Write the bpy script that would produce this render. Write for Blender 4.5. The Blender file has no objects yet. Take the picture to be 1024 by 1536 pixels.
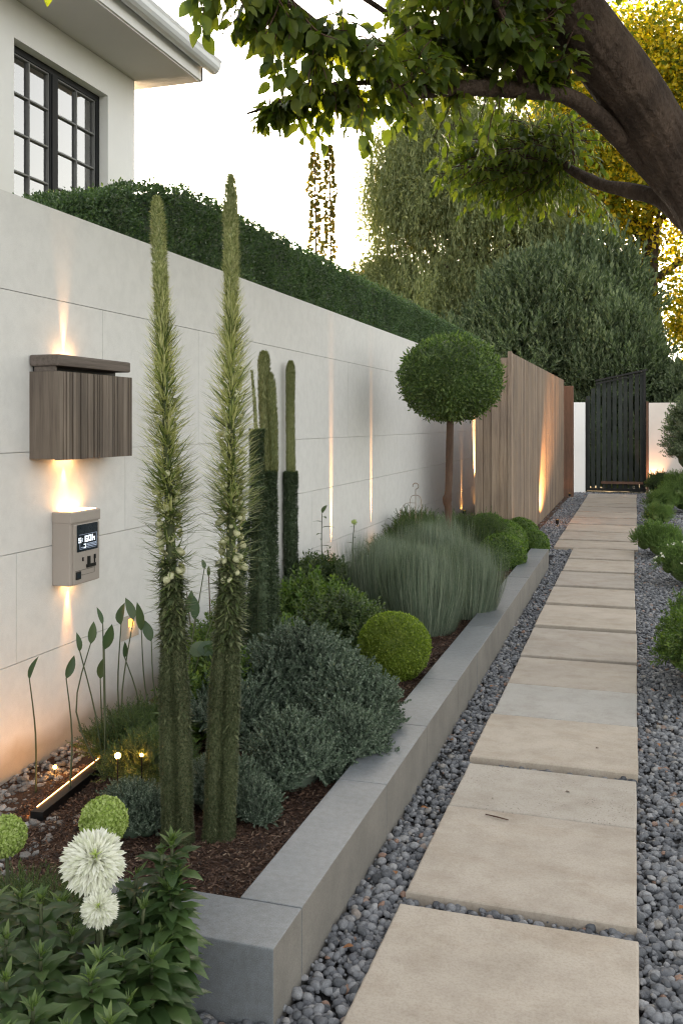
import bpy, bmesh, math
import numpy as np
from mathutils import Vector

rng = np.random.default_rng(11)
SC = bpy.context.scene
COL = SC.collection
PI = math.pi

# ------------------------------------------------------------------ materials
def _mat(name):
    m = bpy.data.materials.new(name); m.use_nodes = True
    nt = m.node_tree; nt.nodes.clear()
    out = nt.nodes.new('ShaderNodeOutputMaterial')
    return m, nt, out

def N(nt, t, **kw):
    n = nt.nodes.new(t)
    for k, v in kw.items():
        if k in n.inputs: n.inputs[k].default_value = v
        else: setattr(n, k, v)
    return n

def ramp(nt, stops, fac=None, interp='LINEAR'):
    r = nt.nodes.new('ShaderNodeValToRGB'); cr = r.color_ramp; cr.interpolation = interp
    while len(cr.elements) < len(stops): cr.elements.new(0.5)
    for e, (p, c) in zip(cr.elements, stops):
        e.position = p; e.color = (*c, 1)
    if fac is not None: nt.links.new(fac, r.inputs['Fac'])
    return r

def mix(nt, a, b, fac, mode='MIX'):
    n = nt.nodes.new('ShaderNodeMix'); n.data_type = 'RGBA'; n.blend_type = mode
    for s, v in ((6, a), (7, b), (0, fac)):
        if hasattr(v, 'links') or isinstance(v, bpy.types.NodeSocket): nt.links.new(v, n.inputs[s])
        elif s == 0: n.inputs[0].default_value = v
        else: n.inputs[s].default_value = (*v, 1)
    return n.outputs[2]

def texco(nt, scale=(1, 1, 1), kind='Object'):
    tc = nt.nodes.new('ShaderNodeTexCoord'); mp = nt.nodes.new('ShaderNodeMapping')
    mp.inputs['Scale'].default_value = scale
    nt.links.new(tc.outputs[kind], mp.inputs[0]); return mp.outputs[0]

def noise(nt, vec, scale, detail=4, rough=.55):
    n = N(nt, 'ShaderNodeTexNoise', Scale=scale, Detail=detail, Roughness=rough)
    nt.links.new(vec, n.inputs['Vector']); return n.outputs['Fac']

def bump(nt, h, dist, strength=1.0, nrm=None):
    b = N(nt, 'ShaderNodeBump', Distance=dist, Strength=strength)
    nt.links.new(h, b.inputs['Height'])
    if nrm is not None: nt.links.new(nrm, b.inputs['Normal'])
    return b.outputs[0]

def leafmat(name, cols, trans=.35, rough=.5, tcol=None, big=.25, spec=.35, nscale=3.):
    """Leaf: colours picked per leaf, plus light passing through."""
    m, nt, out = _mat(name)
    g = nt.nodes.new('ShaderNodeNewGeometry')
    r = ramp(nt, [(i / max(1, len(cols) - 1), c) for i, c in enumerate(cols)], g.outputs['Random Per Island'])
    nz = noise(nt, texco(nt), nscale, 2)
    rr = ramp(nt, [(.3, (1 - big,) * 3), (.7, (1 + big,) * 3)], nz)
    col = mix(nt, r.outputs[0], rr.outputs[0], 1.0, 'MULTIPLY')
    p = N(nt, 'ShaderNodeBsdfPrincipled', Roughness=rough)
    p.inputs['Specular IOR Level'].default_value = spec
    nt.links.new(col, p.inputs['Base Color'])
    t = nt.nodes.new('ShaderNodeBsdfTranslucent')
    tc = mix(nt, col, tcol or (1.6, 1.9, .6), 1.0, 'MULTIPLY')
    nt.links.new(tc, t.inputs['Color'])
    ms = nt.nodes.new('ShaderNodeMixShader'); ms.inputs[0].default_value = trans
    nt.links.new(p.outputs[0], ms.inputs[1]); nt.links.new(t.outputs[0], ms.inputs[2])
    nt.links.new(ms.outputs[0], out.inputs[0])
    return m

def surf(name, base, var=None, scale=6, rough=.8, bumps=(), spec=.3, metal=0, stretch=(1, 1, 1), island=0., detail=5, speck=None):
    """General matt surface: colour between base and var by noise, optional per-island tint, bumps [(scale, distance)]."""
    m, nt, out = _mat(name)
    v = texco(nt, stretch)
    p = N(nt, 'ShaderNodeBsdfPrincipled', Roughness=rough, Metallic=metal)
    p.inputs['Specular IOR Level'].default_value = spec
    n1 = noise(nt, v, scale, detail, .6)
    r = ramp(nt, [(.32, base), (.68, var or base)], n1)
    col = r.outputs[0]
    if speck:
        sscale, scol, amt = speck
        n2 = noise(nt, v, sscale, 3, .7)
        r2 = ramp(nt, [(.42, scol), (.58, (1, 1, 1))], n2)
        col = mix(nt, col, r2.outputs[0], amt, 'MULTIPLY')
    if island:
        g = nt.nodes.new('ShaderNodeNewGeometry')
        ri = ramp(nt, [(0, (1 - island,) * 3), (1, (1 + island,) * 3)], g.outputs['Random Per Island'])
        col = mix(nt, col, ri.outputs[0], 1.0, 'MULTIPLY')
    nt.links.new(col, p.inputs['Base Color'])
    nrm = None
    for s, d in bumps:
        nrm = bump(nt, noise(nt, v, s, 4, .6), d, 1.0, nrm)
    if nrm is not None: nt.links.new(nrm, p.inputs['Normal'])
    nt.links.new(p.outputs[0], out.inputs[0])
    return m

def emit(name, col, strength):
    m, nt, out = _mat(name)
    e = N(nt, 'ShaderNodeEmission', Strength=strength); e.inputs[0].default_value = (*col, 1)
    nt.links.new(e.outputs[0], out.inputs[0]); return m

M = {}
# plaster wall, very fine grain with faint mottling
def plaster():
    m, nt, out = _mat('wall_plaster')
    v = texco(nt)
    a = noise(nt, v, .9, 5, .6); b = noise(nt, v, 14, 4, .7); c = noise(nt, v, 260, 2, .6)
    r = ramp(nt, [(.25, (.70, .69, .675)), (.75, (.75, .74, .725))], a)
    r2 = ramp(nt, [(.35, (.93, .93, .93)), (.6, (1, 1, 1))], b)
    r3 = ramp(nt, [(.3, (.86, .86, .86)), (.6, (1, 1, 1))], c)
    col = mix(nt, mix(nt, r.outputs[0], r2.outputs[0], 1., 'MULTIPLY'), r3.outputs[0], .7, 'MULTIPLY')
    # damp, soiled foot of the wall
    sp = nt.nodes.new('ShaderNodeSeparateXYZ'); nt.links.new(v, sp.inputs[0])
    ad = N(nt, 'ShaderNodeMath', operation='ADD'); nt.links.new(sp.outputs[2], ad.inputs[0])
    mu = N(nt, 'ShaderNodeMath', operation='MULTIPLY'); nt.links.new(noise(nt, v, 7, 4), mu.inputs[0]); mu.inputs[1].default_value = -.16
    nt.links.new(mu.outputs[0], ad.inputs[1])
    r4 = ramp(nt, [(.0, (.62, .57, .50)), (.10, (1, 1, 1))], ad.outputs[0])
    col = mix(nt, col, r4.outputs[0], 1., 'MULTIPLY')
    p = N(nt, 'ShaderNodeBsdfPrincipled', Roughness=.75); p.inputs['Specular IOR Level'].default_value = .25
    nt.links.new(col, p.inputs['Base Color'])
    nt.links.new(bump(nt, c, .0012, .8, bump(nt, b, .002, .5)), p.inputs['Normal'])
    nt.links.new(p.outputs[0], out.inputs[0]); return m
M['plaster'] = plaster()
M['house'] = surf('house_render', (.80, .79, .79), (.86, .85, .85), 1.5, .8, [(180, .001)])
M['soffit'] = surf('soffit_board', (.62, .60, .60), (.68, .66, .66), 1.2, .7)
M['gutter'] = surf('gutter_metal', (.62, .64, .66), (.70, .72, .74), 3, .35, spec=.5)
M['pinkwall'] = surf('end_wall_render', (.66, .60, .55), (.72, .66, .61), 3, .8, [(150, .001)])
M['rooftile'] = surf('roof_tile', (.16, .15, .15), (.22, .2, .19), 5, .8, island=.2)

def wood(name, a, b, c, axis=2, rough=.7, fine=90, island=.18):
    m, nt, out = _mat(name)
    st = [1, 1, 1]; st[axis] = .05
    v = texco(nt, tuple(st))
    n1 = noise(nt, v, 9, 5, .65); n2 = noise(nt, v, fine, 4, .7)
    n3 = noise(nt, texco(nt), 1.7, 3)
    r = ramp(nt, [(.25, a), (.5, b), (.75, c)], n1)
    r2 = ramp(nt, [(.3, (.55, .52, .5)), (.6, (1, 1, 1))], n2)
    r3 = ramp(nt, [(.3, (.82, .82, .84)), (.7, (1.08, 1.05, 1.0))], n3)
    col = mix(nt, mix(nt, r.outputs[0], r2.outputs[0], .8, 'MULTIPLY'), r3.outputs[0], 1, 'MULTIPLY')
    g = nt.nodes.new('ShaderNodeNewGeometry')
    ri = ramp(nt, [(0, (1 - island,) * 3), (1, (1 + island,) * 3)], g.outputs['Random Per Island'])
    col = mix(nt, col, ri.outputs[0], 1., 'MULTIPLY')
    p = N(nt, 'ShaderNodeBsdfPrincipled', Roughness=rough); p.inputs['Specular IOR Level'].default_value = .25
    nt.links.new(col, p.inputs['Base Color'])
    nt.links.new(bump(nt, n2, .002, .7), p.inputs['Normal'])
    nt.links.new(p.outputs[0], out.inputs[0]); return m
M['boxwood_wood'] = wood('mailbox_wood', (.105, .085, .072), (.175, .145, .122), (.27, .225, .19), fine=45, island=.3)
M['lid'] = wood('lid_wood', (.12, .095, .08), (.16, .135, .12), (.21, .175, .155), axis=1, fine=60, island=.05)
M['fence'] = wood('fence_wood', (.20, .15, .115), (.29, .225, .175), (.36, .285, .225), fine=60, island=.2)
M['post'] = wood('post_wood', (.10, .055, .04), (.14, .08, .055), (.18, .10, .07))

def bluestone():
    m, nt, out = _mat('kerb_bluestone')
    v = texco(nt)
    a = noise(nt, v, 2.2, 5, .6); f = noise(nt, v, 330, 2, .7); g_ = noise(nt, v, 40, 4, .6)
    r = ramp(nt, [(.3, (.135, .148, .163)), (.7, (.195, .208, .224))], a)
    r2 = ramp(nt, [(.35, (.72, .72, .74)), (.62, (1.15, 1.15, 1.15))], f)
    r3 = ramp(nt, [(.35, (.88, .86, .84)), (.62, (1.04, 1.04, 1.04))], g_)
    col = mix(nt, mix(nt, r.outputs[0], r2.outputs[0], .8, 'MULTIPLY'), r3.outputs[0], 1, 'MULTIPLY')
    gi = nt.nodes.new('ShaderNodeObjectInfo')
    ri = ramp(nt, [(0, (.93,) * 3), (1, (1.07,) * 3)], gi.outputs['Random'])
    col = mix(nt, col, ri.outputs[0], 1., 'MULTIPLY')
    p = N(nt, 'ShaderNodeBsdfPrincipled', Roughness=.42); p.inputs['Specular IOR Level'].default_value = .55
    nt.links.new(col, p.inputs['Base Color'])
    nt.links.new(bump(nt, f, .0008, .8, bump(nt, g_, .0015, .6)), p.inputs['Normal'])
    nt.links.new(p.outputs[0], out.inputs[0]); return m
M['bluestone'] = bluestone()
M['kerb_side'] = surf('kerb_side_bounce_dirt', (.165, .155, .142), (.225, .210, .190), 5, .7, [(300, .0008), (40, .0012)], speck=(260, (.7, .7, .7), .6))  # tan holds dirt plus warm bounce light from the slabs, put into the colour

def sandstone(name, a, b, pit=.0, stain=1.):
    m, nt, out = _mat(name)
    tc = nt.nodes.new('ShaderNodeTexCoord'); oi = nt.nodes.new('ShaderNodeObjectInfo')
    va = nt.nodes.new('ShaderNodeVectorMath'); va.operation = 'ADD'
    sc = nt.nodes.new('ShaderNodeVectorMath'); sc.operation = 'SCALE'; sc.inputs['Scale'].default_value = 37.
    nt.links.new(oi.outputs['Location'], sc.inputs[0])
    nt.links.new(tc.outputs['Object'], va.inputs[0]); nt.links.new(sc.outputs[0], va.inputs[1])
    v = va.outputs[0]
    mp = nt.nodes.new('ShaderNodeMapping'); mp.inputs['Scale'].default_value = (.8, 1.5, 1); mp.inputs['Rotation'].default_value = (0, 0, .5)
    nt.links.new(v, mp.inputs[0])
    n1 = noise(nt, mp.outputs[0], 2.2, 6, .6); n2 = noise(nt, v, 9, 6, .7); n3 = noise(nt, v, 120, 3, .7)
    n4 = noise(nt, mp.outputs[0], 4.5, 7, .62)
    r = ramp(nt, [(.28, a), (.5, tuple((x + y) / 2 for x, y in zip(a, b))), (.72, b)], n1)
    r2 = ramp(nt, [(.3, (.80, .78, .75)), (.55, (1, 1, 1))], n2)
    r3 = ramp(nt, [(.35, (.82, .81, .8)), (.55, (1, 1, 1))], n3)
    r4 = ramp(nt, [(.36, (.74, .66, .56)), (.50, (1, 1, 1))], n4)
    col = mix(nt, mix(nt, r.outputs[0], r2.outputs[0], .9, 'MULTIPLY'), r3.outputs[0], .8, 'MULTIPLY')
    col = mix(nt, col, r4.outputs[0], .34 * stain, 'MULTIPLY')
    gi = ramp(nt, [(0, (.92, .92, .93)), (1, (1.08, 1.06, 1.03))], oi.outputs['Random'])
    col = mix(nt, col, gi.outputs[0], 1., 'MULTIPLY')
    p = N(nt, 'ShaderNodeBsdfPrincipled', Roughness=.6); p.inputs['Specular IOR Level'].default_value = .35
    nrm = bump(nt, n3, .0012, .6, bump(nt, n2, .003, .5))
    if pit:
        vo = nt.nodes.new('ShaderNodeTexVoronoi'); vo.inputs['Scale'].default_value = 75
        nt.links.new(v, vo.inputs['Vector'])
        msk = ramp(nt, [(.42, (1, 1, 1)), (.56, (0, 0, 0))], noise(nt, v, 6, 4))
        pr = ramp(nt, [(.10, (.35, .32, .3)), (.26, (1, 1, 1))], vo.outputs['Distance'])
        mm = nt.nodes.new('ShaderNodeMath'); mm.operation = 'MULTIPLY'; mm.inputs[1].default_value = pit
        nt.links.new(msk.outputs[0], mm.inputs[0])
        col = mix(nt, col, pr.outputs[0], mm.outputs[0], 'MULTIPLY')
    nt.links.new(col, p.inputs['Base Color']); nt.links.new(nrm, p.inputs['Normal'])
    nt.links.new(p.outputs[0], out.inputs[0]); return m
M['slab'] = sandstone('slab_sandstone', (.345, .302, .258), (.452, .402, .350))
M['slab_pit'] = sandstone('slab_pitted', (.36, .325, .285), (.435, .398, .355), pit=.95, stain=.4)
M['slab_grey'] = sandstone('slab_grey', (.39, .375, .35), (.45, .43, .40), stain=.3)

def stones(name, cols):
    m, nt, out = _mat(name)
    g = nt.nodes.new('ShaderNodeNewGeometry')
    r = ramp(nt, cols, g.outputs['Random Per Island'])
    v = texco(nt)
    n2 = noise(nt, v, 60, 5, .7); n3 = noise(nt, v, 240, 3, .7)
    r2 = ramp(nt, [(.3, (.6, .6, .62)), (.65, (1.2, 1.2, 1.2))], n2)
    col = mix(nt, r.outputs[0], r2.outputs[0], .9, 'MULTIPLY')
    p = N(nt, 'ShaderNodeBsdfPrincipled', Roughness=.68); p.inputs['Specular IOR Level'].default_value = .4
    nt.links.new(col, p.inputs['Base Color'])
    nt.links.new(bump(nt, n3, .0015, .7, bump(nt, n2, .005, .9)), p.inputs['Normal'])
    nt.links.new(p.outputs[0], out.inputs[0]); return m
M['pebble'] = stones('grey_pebbles', [(0, (.085, .09, .10)), (.25, (.13, .135, .15)), (.5, (.17, .175, .19)), (.75, (.22, .225, .24)), (.9, (.30, .30, .31)), (.965, (.27, .25, .23)), (.985, (.27, .17, .13)), (1., (.30, .19, .14))])
M['bark'] = stones('mulch_bark', [(0, (.022, .011, .008)), (.5, (.065, .034, .022)), (.85, (.12, .066, .042)), (.95, (.20, .12, .08)), (1., (.32, .24, .17))])
M['chips'] = stones('slate_chips', [(0, (.10, .095, .09)), (.5, (.20, .19, .18)), (1., (.36, .35, .34))])
M['gravelbase'] = surf('gravel_underlay', (.030, .028, .028), (.06, .057, .057), 60, .9, [(90, .01)])
M['soil'] = surf('soil', (.045, .024, .015), (.085, .045, .028), 18, .95, [(35, .02), (120, .008)])

M['ground'] = surf('ground_earth', (.05, .05, .03), (.07, .06, .04), 2, .95)
M['trunk'] = surf('tree_bark', (.044, .030, .023), (.115, .080, .060), 7, .9, [(22, .035), (70, .016)], stretch=(1, 1, .55), detail=8, speck=(60, (.6, .55, .5), .6))
M['twig'] = surf('twig_bark', (.06, .03, .022), (.09, .05, .035), 10, .8)
M['stem_brown'] = surf('brown_stem', (.065, .038, .026), (.11, .066, .046), 20, .8, [(80, .003)], stretch=(1, 1, .3))
M['metal_black'] = surf('black_metal', (.004, .0042, .0045), (.008, .008, .0085), 8, .5, spec=.3)
M['gate'] = surf('gate_metal', (.012, .015, .014), (.026, .032, .029), 6, .6, spec=.25, island=.3)
M['frame_dark'] = surf('window_frame', (.008, .009, .011), (.012, .013, .015), 5, .6, spec=.25)
M['frame_light'] = surf('glazing_bar', (.16, .16, .165), (.2, .2, .2), 5, .5)
M['panel'] = surf('intercom_shell', (.34, .30, .27), (.37, .33, .30), 4, .42, spec=.5, bumps=[(400, .0003)])
M['screen'] = surf('screen_glass', (.012, .018, .024), (.03, .04, .05), 9, .12, spec=.6)
M['text'] = emit('screen_text', (.85, .93, 1.), .26)
M['text_dim'] = emit('screen_text_dim', (.55, .65, .8), .16)
M['warm'] = emit('warm_lamp', (1., .42, .08), 26)
M['warm_soft'] = emit('warm_glow_lens', (1., .50, .18), 3.2)
M['warm_dim'] = emit('orange_recess_lens', (1., .36, .06), .8)
M['led'] = emit('led_strip', (1., .42, .10), 5)
M['curtain'] = surf('curtain_cloth', (.55, .56, .52), (.70, .70, .66), 3, .9)
M['sky_reflect_sheet'] = surf('sky_reflect_white', (.8, .8, .8), (.84, .84, .84), 3, .9)
M['room'] = surf('room_wall', (.30, .31, .30), (.34, .35, .34), 3, .9)
M['wire'] = surf('rusty_wire', (.25, .2, .15), (.35, .28, .2), 9, .5, metal=.6)

def glassm():
    m, nt, out = _mat('window_glass')
    g = N(nt, 'ShaderNodeBsdfGlossy', Roughness=.02); t = nt.nodes.new('ShaderNodeBsdfTransparent')
    lw = N(nt, 'ShaderNodeFresnel', IOR=1.55)
    mp = nt.nodes.new('ShaderNodeMapRange'); mp.inputs[3].default_value = .30; mp.inputs[4].default_value = 1.
    nt.links.new(lw.outputs[0], mp.inputs[0])
    ms = nt.nodes.new('ShaderNodeMixShader')
    nt.links.new(mp.outputs[0], ms.inputs[0]); nt.links.new(t.outputs[0], ms.inputs[1]); nt.links.new(g.outputs[0], ms.inputs[2])
    nt.links.new(ms.outputs[0], out.inputs[0]); return m
M['glass'] = glassm()

M['l_hedge'] = leafmat('hedge_leaf', [(.034, .064, .030), (.060, .104, .046), (.125, .18, .085)], .25, .4)
M['l_box'] = leafmat('box_leaf', [(.052, .095, .022), (.088, .145, .034), (.16, .22, .06)], .32, .42)
M['l_boxlime'] = leafmat('box_leaf_lime', [(.085, .130, .018), (.15, .20, .028), (.24, .29, .05)], .35, .45)
M['l_topiary'] = leafmat('topiary_leaf', [(.045, .078, .026), (.082, .128, .042), (.17, .225, .08)], .32, .38)
M['l_silver'] = leafmat('silver_leaf', [(.050, .078, .050), (.098, .135, .096), (.22, .265, .205)], .2, .6, (1.2, 1.3, .9))
M['l_blue'] = leafmat('blue_grass_blade', [(.085, .125, .085), (.155, .195, .145), (.29, .32, .25)], .3, .55, (1.2, 1.3, .8))
M['l_spike'] = leafmat('spike_leaf_pale', [(.30, .34, .13), (.50, .52, .26), (.74, .72, .46)], .38, .5, (1.2, 1.2, .7))
M['l_spikelow'] = leafmat('spike_leaf_green', [(.085, .12, .042), (.15, .20, .07), (.29, .33, .14)], .32, .5, (1.3, 1.4, .6))
M['l_fuzz'] = leafmat('column_bristle', [(.055, .074, .032), (.09, .112, .05), (.18, .19, .10)], .2, .6, (1.2, 1.3, .6))
M['l_fuzzlight'] = leafmat('column_bristle_light', [(.13, .155, .06), (.20, .22, .09), (.33, .34, .17)], .25, .6, (1.2, 1.2, .6))
M['l_plume'] = leafmat('plume_leaf', [(.22, .27, .11), (.38, .41, .20), (.60, .60, .38)], .32, .6, (1.2, 1.2, .7))
M['l_floret'] = leafmat('cream_floret', [(.30, .33, .12), (.48, .48, .24), (.62, .58, .38)], .3, .6, (1.1, 1.1, .8))
M['l_bloom'] = leafmat('pale_blossom', [(.40, .45, .20), (.58, .60, .36), (.66, .64, .44)], .3, .6, (1.1, 1.1, .8))
M['l_canopy'] = leafmat('canopy_leaf', [(.045, .076, .016), (.075, .110, .022), (.135, .165, .036)], .5, .42, (2.0, 1.9, .5), nscale=1.2)
M['l_willow'] = leafmat('willow_leaf', [(.10, .135, .055), (.17, .205, .09), (.30, .33, .17)], .45, .55, (1.6, 1.45, .7), nscale=.4)
M['l_gold'] = leafmat('backlit_leaf', [(.09, .13, .016), (.17, .20, .02), (.48, .40, .03), (.80, .62, .06)], .6, .5, (1.6, 1.5, .3), nscale=.5)
M['l_juniper'] = leafmat('juniper_leaf', [(.045, .068, .036), (.10, .135, .075), (.23, .27, .17)], .28, .6, nscale=.5)
M['l_bright'] = leafmat('bright_leaf', [(.05, .092, .02), (.085, .14, .032), (.16, .22, .05)], .35, .4)
M['l_mid'] = leafmat('mid_leaf', [(.036, .062, .024), (.062, .095, .034), (.12, .155, .06)], .3, .45)
M['l_front'] = leafmat('lance_leaf', [(.036, .068, .024), (.058, .100, .036), (.10, .155, .056)], .3, .34, spec=.4)
M['l_fronttip'] = leafmat('lance_leaf_young', [(.08, .13, .04), (.12, .175, .06), (.18, .23, .09)], .35, .4)
M['l_paddle'] = leafmat('paddle_leaf', [(.035, .062, .03), (.05, .085, .04), (.07, .10, .05)], .2, .4)
M['l_petal'] = leafmat('white_petal', [(.66, .68, .52), (.78, .78, .68), (.84, .84, .76)], .3, .6, (1., 1., .9), big=.04)
M['l_pom'] = leafmat('green_floret', [(.26, .36, .07), (.38, .48, .13), (.50, .58, .24)], .3, .55, (1.2, 1.2, .7), big=.08)
M['l_moss'] = leafmat('low_shrub_leaf', [(.060, .110, .030), (.105, .17, .05), (.20, .27, .09)], .3, .5)
M['stem_green'] = surf('green_stem', (.045, .06, .028), (.075, .085, .04), 12, .6)

# ------------------------------------------------------------------ geometry
class Geo:
    def __init__(s): s.V = []; s.L = []; s.S = []; s.n = 0
    def add(s, V, loops, sizes):
        V = np.asarray(V, float).reshape(-1, 3)
        s.V.append(V); s.L.append(np.asarray(loops, np.int64) + s.n); s.S.append(np.asarray(sizes, np.int64)); s.n += len(V); return s
    def faces(s, V, F):
        return s.add(V, np.concatenate([np.asarray(f) for f in F]), [len(f) for f in F])
    def inst(s, T, pos, B, scale=1.0):
        """copies of template T at pos (n,3), basis B (n,3,3, rows = x,y,z axes), scale scalar/(n,)/(n,3)"""
        V, L, S = T; n = len(pos)
        if n == 0: return s
        sc = np.broadcast_to(np.asarray(scale, float).reshape((-1, 1) if np.ndim(scale) < 2 else (-1, 3)), (n, 3))
        P = np.einsum('nvk,nkj->nvj', V[None] * sc[:, None, :], B) + pos[:, None, :]
        off = (np.arange(n) * len(V))[:, None]
        return s.add(P.reshape(-1, 3), (L[None] + off).ravel(), np.tile(S, n))
    def box(s, x0, x1, y0, y1, z0, z1):
        V = [(x, y, z) for z in (z0, z1) for y in (y0, y1) for x in (x0, x1)]
        return s.faces(V, [(0, 2, 3, 1), (4, 5, 7, 6), (0, 1, 5, 4), (2, 6, 7, 3), (0, 4, 6, 2), (1, 3, 7, 5)])
    def tube(s, pts, rad, k=10, rough=0., cap=True, seed=0):
        pts = np.asarray(pts, float); n = len(pts); rad = np.broadcast_to(np.asarray(rad, float), (n,))
        t = np.gradient(pts, axis=0); t /= np.linalg.norm(t, axis=1)[:, None] + 1e-9
        ref = np.array([.13, .21, .97]) if abs(t[:, 2]).mean() < .8 else np.array([1., .1, 0])
        a = np.cross(t, ref); a /= np.linalg.norm(a, axis=1)[:, None]; b = np.cross(t, a)
        th = np.linspace(0, 2 * PI, k, endpoint=False)
        R = rad[:, None] * np.ones(k)
        if rough:
            q = np.random.default_rng(seed)
            ph = q.uniform(0, 6.28, 6)
            zz = np.arange(n)[:, None]
            R = R * (1 + rough * (np.sin(2 * th + ph[0] + zz * .4) * .5 + np.sin(3 * th + ph[1] - zz * .7) * .35 + np.sin(5 * th + ph[2] + zz * 1.1) * .25 + q.normal(0, .12, (n, k))))
        P = pts[:, None, :] + R[..., None] * (np.cos(th)[None, :, None] * a[:, None, :] + np.sin(th)[None, :, None] * b[:, None, :])
        i = np.arange(n - 1)[:, None] * k; j = np.arange(k)[None, :]; j2 = (j + 1) % k
        q = np.stack([i + j, i + j2, i + k + j2, i + k + j], -1).reshape(-1)
        L = [q]; S = [np.full((n - 1) * k, 4)]
        if cap:
            L += [np.arange(k)[::-1], (n - 1) * k + np.arange(k)]; S += [np.array([k, k])]
        return s.add(P.reshape(-1, 3), np.concatenate(L), np.concatenate(S))
    def build(s, name, mat, parent=None, smooth=False, origin=None):
        V = np.concatenate(s.V); L = np.concatenate(s.L); S = np.concatenate(s.S)
        if parent is not None:
            V = V - np.array(wloc(parent))
        elif origin is not None: V = V - np.asarray(origin, float)
        me = bpy.data.meshes.new(name)
        me.vertices.add(len(V)); me.vertices.foreach_set('co', V.astype(np.float32).ravel())
        me.loops.add(len(L)); me.loops.foreach_set('vertex_index', L.astype(np.int32))
        me.polygons.add(len(S)); me.polygons.foreach_set('loop_start', np.concatenate([[0], np.cumsum(S)[:-1]]).astype(np.int32))
        me.materials.append(mat); me.update(calc_edges=True)
        me.polygons.foreach_set('use_smooth', np.full(len(S), bool(smooth)))
        o = bpy.data.objects.new(name, me); COL.objects.link(o)
        if parent is not None: o.parent = parent
        elif origin is not None: o.location = origin
        return o

def wloc(o):
    v = Vector((0, 0, 0))
    while o is not None: v = v + o.location; o = o.parent
    return v

def tag(o, label=None, cat=None, group=None, kind=None):
    if label: o['label'] = label
    if cat: o['category'] = cat
    if group: o['group'] = group
    if kind or cat: o["kind"] = kind or "thing"
    return o

def thing(name, label, cat, loc, group=None):
    o = bpy.data.objects.new(name, None); COL.objects.link(o); o.location = loc
    o.empty_display_size = .1
    return tag(o, label, cat, group)

def struct(o): o['kind'] = 'structure'; return o

def bevbox(name, mat, b, parent=None, bev=.004, seg=2, origin=None, jitter=0):
    x0, x1, y0, y1, z0, z1 = b
    bm = bmesh.new(); bmesh.ops.create_cube(bm, size=1)
    for v in bm.verts:
        v.co = Vector((x0 + (v.co.x + .5) * (x1 - x0), y0 + (v.co.y + .5) * (y1 - y0), z0 + (v.co.z + .5) * (z1 - z0)))
        if jitter: v.co += Vector(rng.normal(0, jitter, 3))
    bmesh.ops.bevel(bm, geom=bm.edges[:], offset=bev, segments=seg, profile=.6, affect='EDGES')
    off = wloc(parent) if parent is not None else Vector(origin or (0, 0, 0))
    bmesh.ops.translate(bm, verts=bm.verts, vec=-off)
    me = bpy.data.meshes.new(name); bm.to_mesh(me); bm.free(); me.materials.append(mat)
    o = bpy.data.objects.new(name, me); COL.objects.link(o)
    if parent is not None: o.parent = parent
    else: o.location = off
    return o

def unit(a): return a / (np.linalg.norm(a, axis=-1, keepdims=True) + 1e-9)

def basis(d, up=None):
    """rows x,y,z: y along d, z near up"""
    d = unit(np.asarray(d, float))
    if up is None: up = rng.normal(size=d.shape)
    up = np.broadcast_to(np.asarray(up, float), d.shape)
    x = np.cross(d, up); bad = np.linalg.norm(x, axis=1) < 1e-3
    if bad.any(): x[bad] = np.cross(d[bad], np.array([.3, .9, .1]))
    x = unit(x); z = np.cross(x, d)
    return np.stack([x, d, z], 1)

def rdir(n): return unit(rng.normal(size=(n, 3)))

def leafT(L=1., W=.4, fold=.25, curl=.25, seg=4, peak=.42, wave=0.):
    V = [(0, 0, 0)]; F = []
    ts = np.linspace(0, 1, seg + 1)[1:-1]
    ids = []
    for k, t in enumerate(ts):
        w = W / 2 * (math.sin(PI * t ** (math.log(.5) / math.log(peak)))) ** .85
        z = -curl * t * t * L
        y = L * t * (1 - .12 * curl * t)
        wz = wave * math.sin(k * 2.4)
        V += [(-w, y, z + fold * w + wz * w), (0, y, z), (w, y, z + fold * w - wz * w)]
        ids.append(len(V) - 3)
    V.append((0, L * (1 - .12 * curl), -curl * L)); tip = len(V) - 1
    a = ids[0]; F += [(0, a + 1, a), (0, a + 2, a + 1)]
    for p, q in zip(ids[:-1], ids[1:]):
        F += [(p, p + 1, q + 1, q), (p + 1, p + 2, q + 2, q + 1)]
    a = ids[-1]; F += [(a, a + 1, tip), (a + 1, a + 2, tip)]
    return np.array(V, float), np.concatenate([np.array(f) for f in F]), np.array([len(f) for f in F])

def quadT(L=1., W=.5, fold=.2):
    V = np.array([(0, 0, 0), (W / 2, L * .45, fold * W / 2), (0, L, 0), (-W / 2, L * .45, fold * W / 2)])
    return V, np.array([0, 1, 2, 0, 2, 3]), np.array([3, 3])

def bladeT(L=1., W=.02, curl=.3, seg=4):
    V = []; F = []
    for k in range(seg + 1):
        t = k / seg; w = W / 2 * (1 - t ** 2) ** .7 if k < seg else 0
        y = L * t * (1 - .25 * curl * t); z = -curl * L * t ** 2.2
        if k < seg: V += [(-w, y, z), (w, y, z)]
        else: V.append((0, y, z))
    for k in range(seg - 1): a = 2 * k; F.append((a, a + 1, a + 3, a + 2))
    a = 2 * (seg - 1); F.append((a, a + 1, a + 2))
    return np.array(V, float), np.concatenate([np.array(f) for f in F]), np.array([len(f) for f in F])

def combo(T, pos, B, sc):
    g = Geo(); g.inst(T, np.asarray(pos, float), B, sc)
    return np.concatenate(g.V), np.concatenate(g.L), np.concatenate(g.S)

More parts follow.
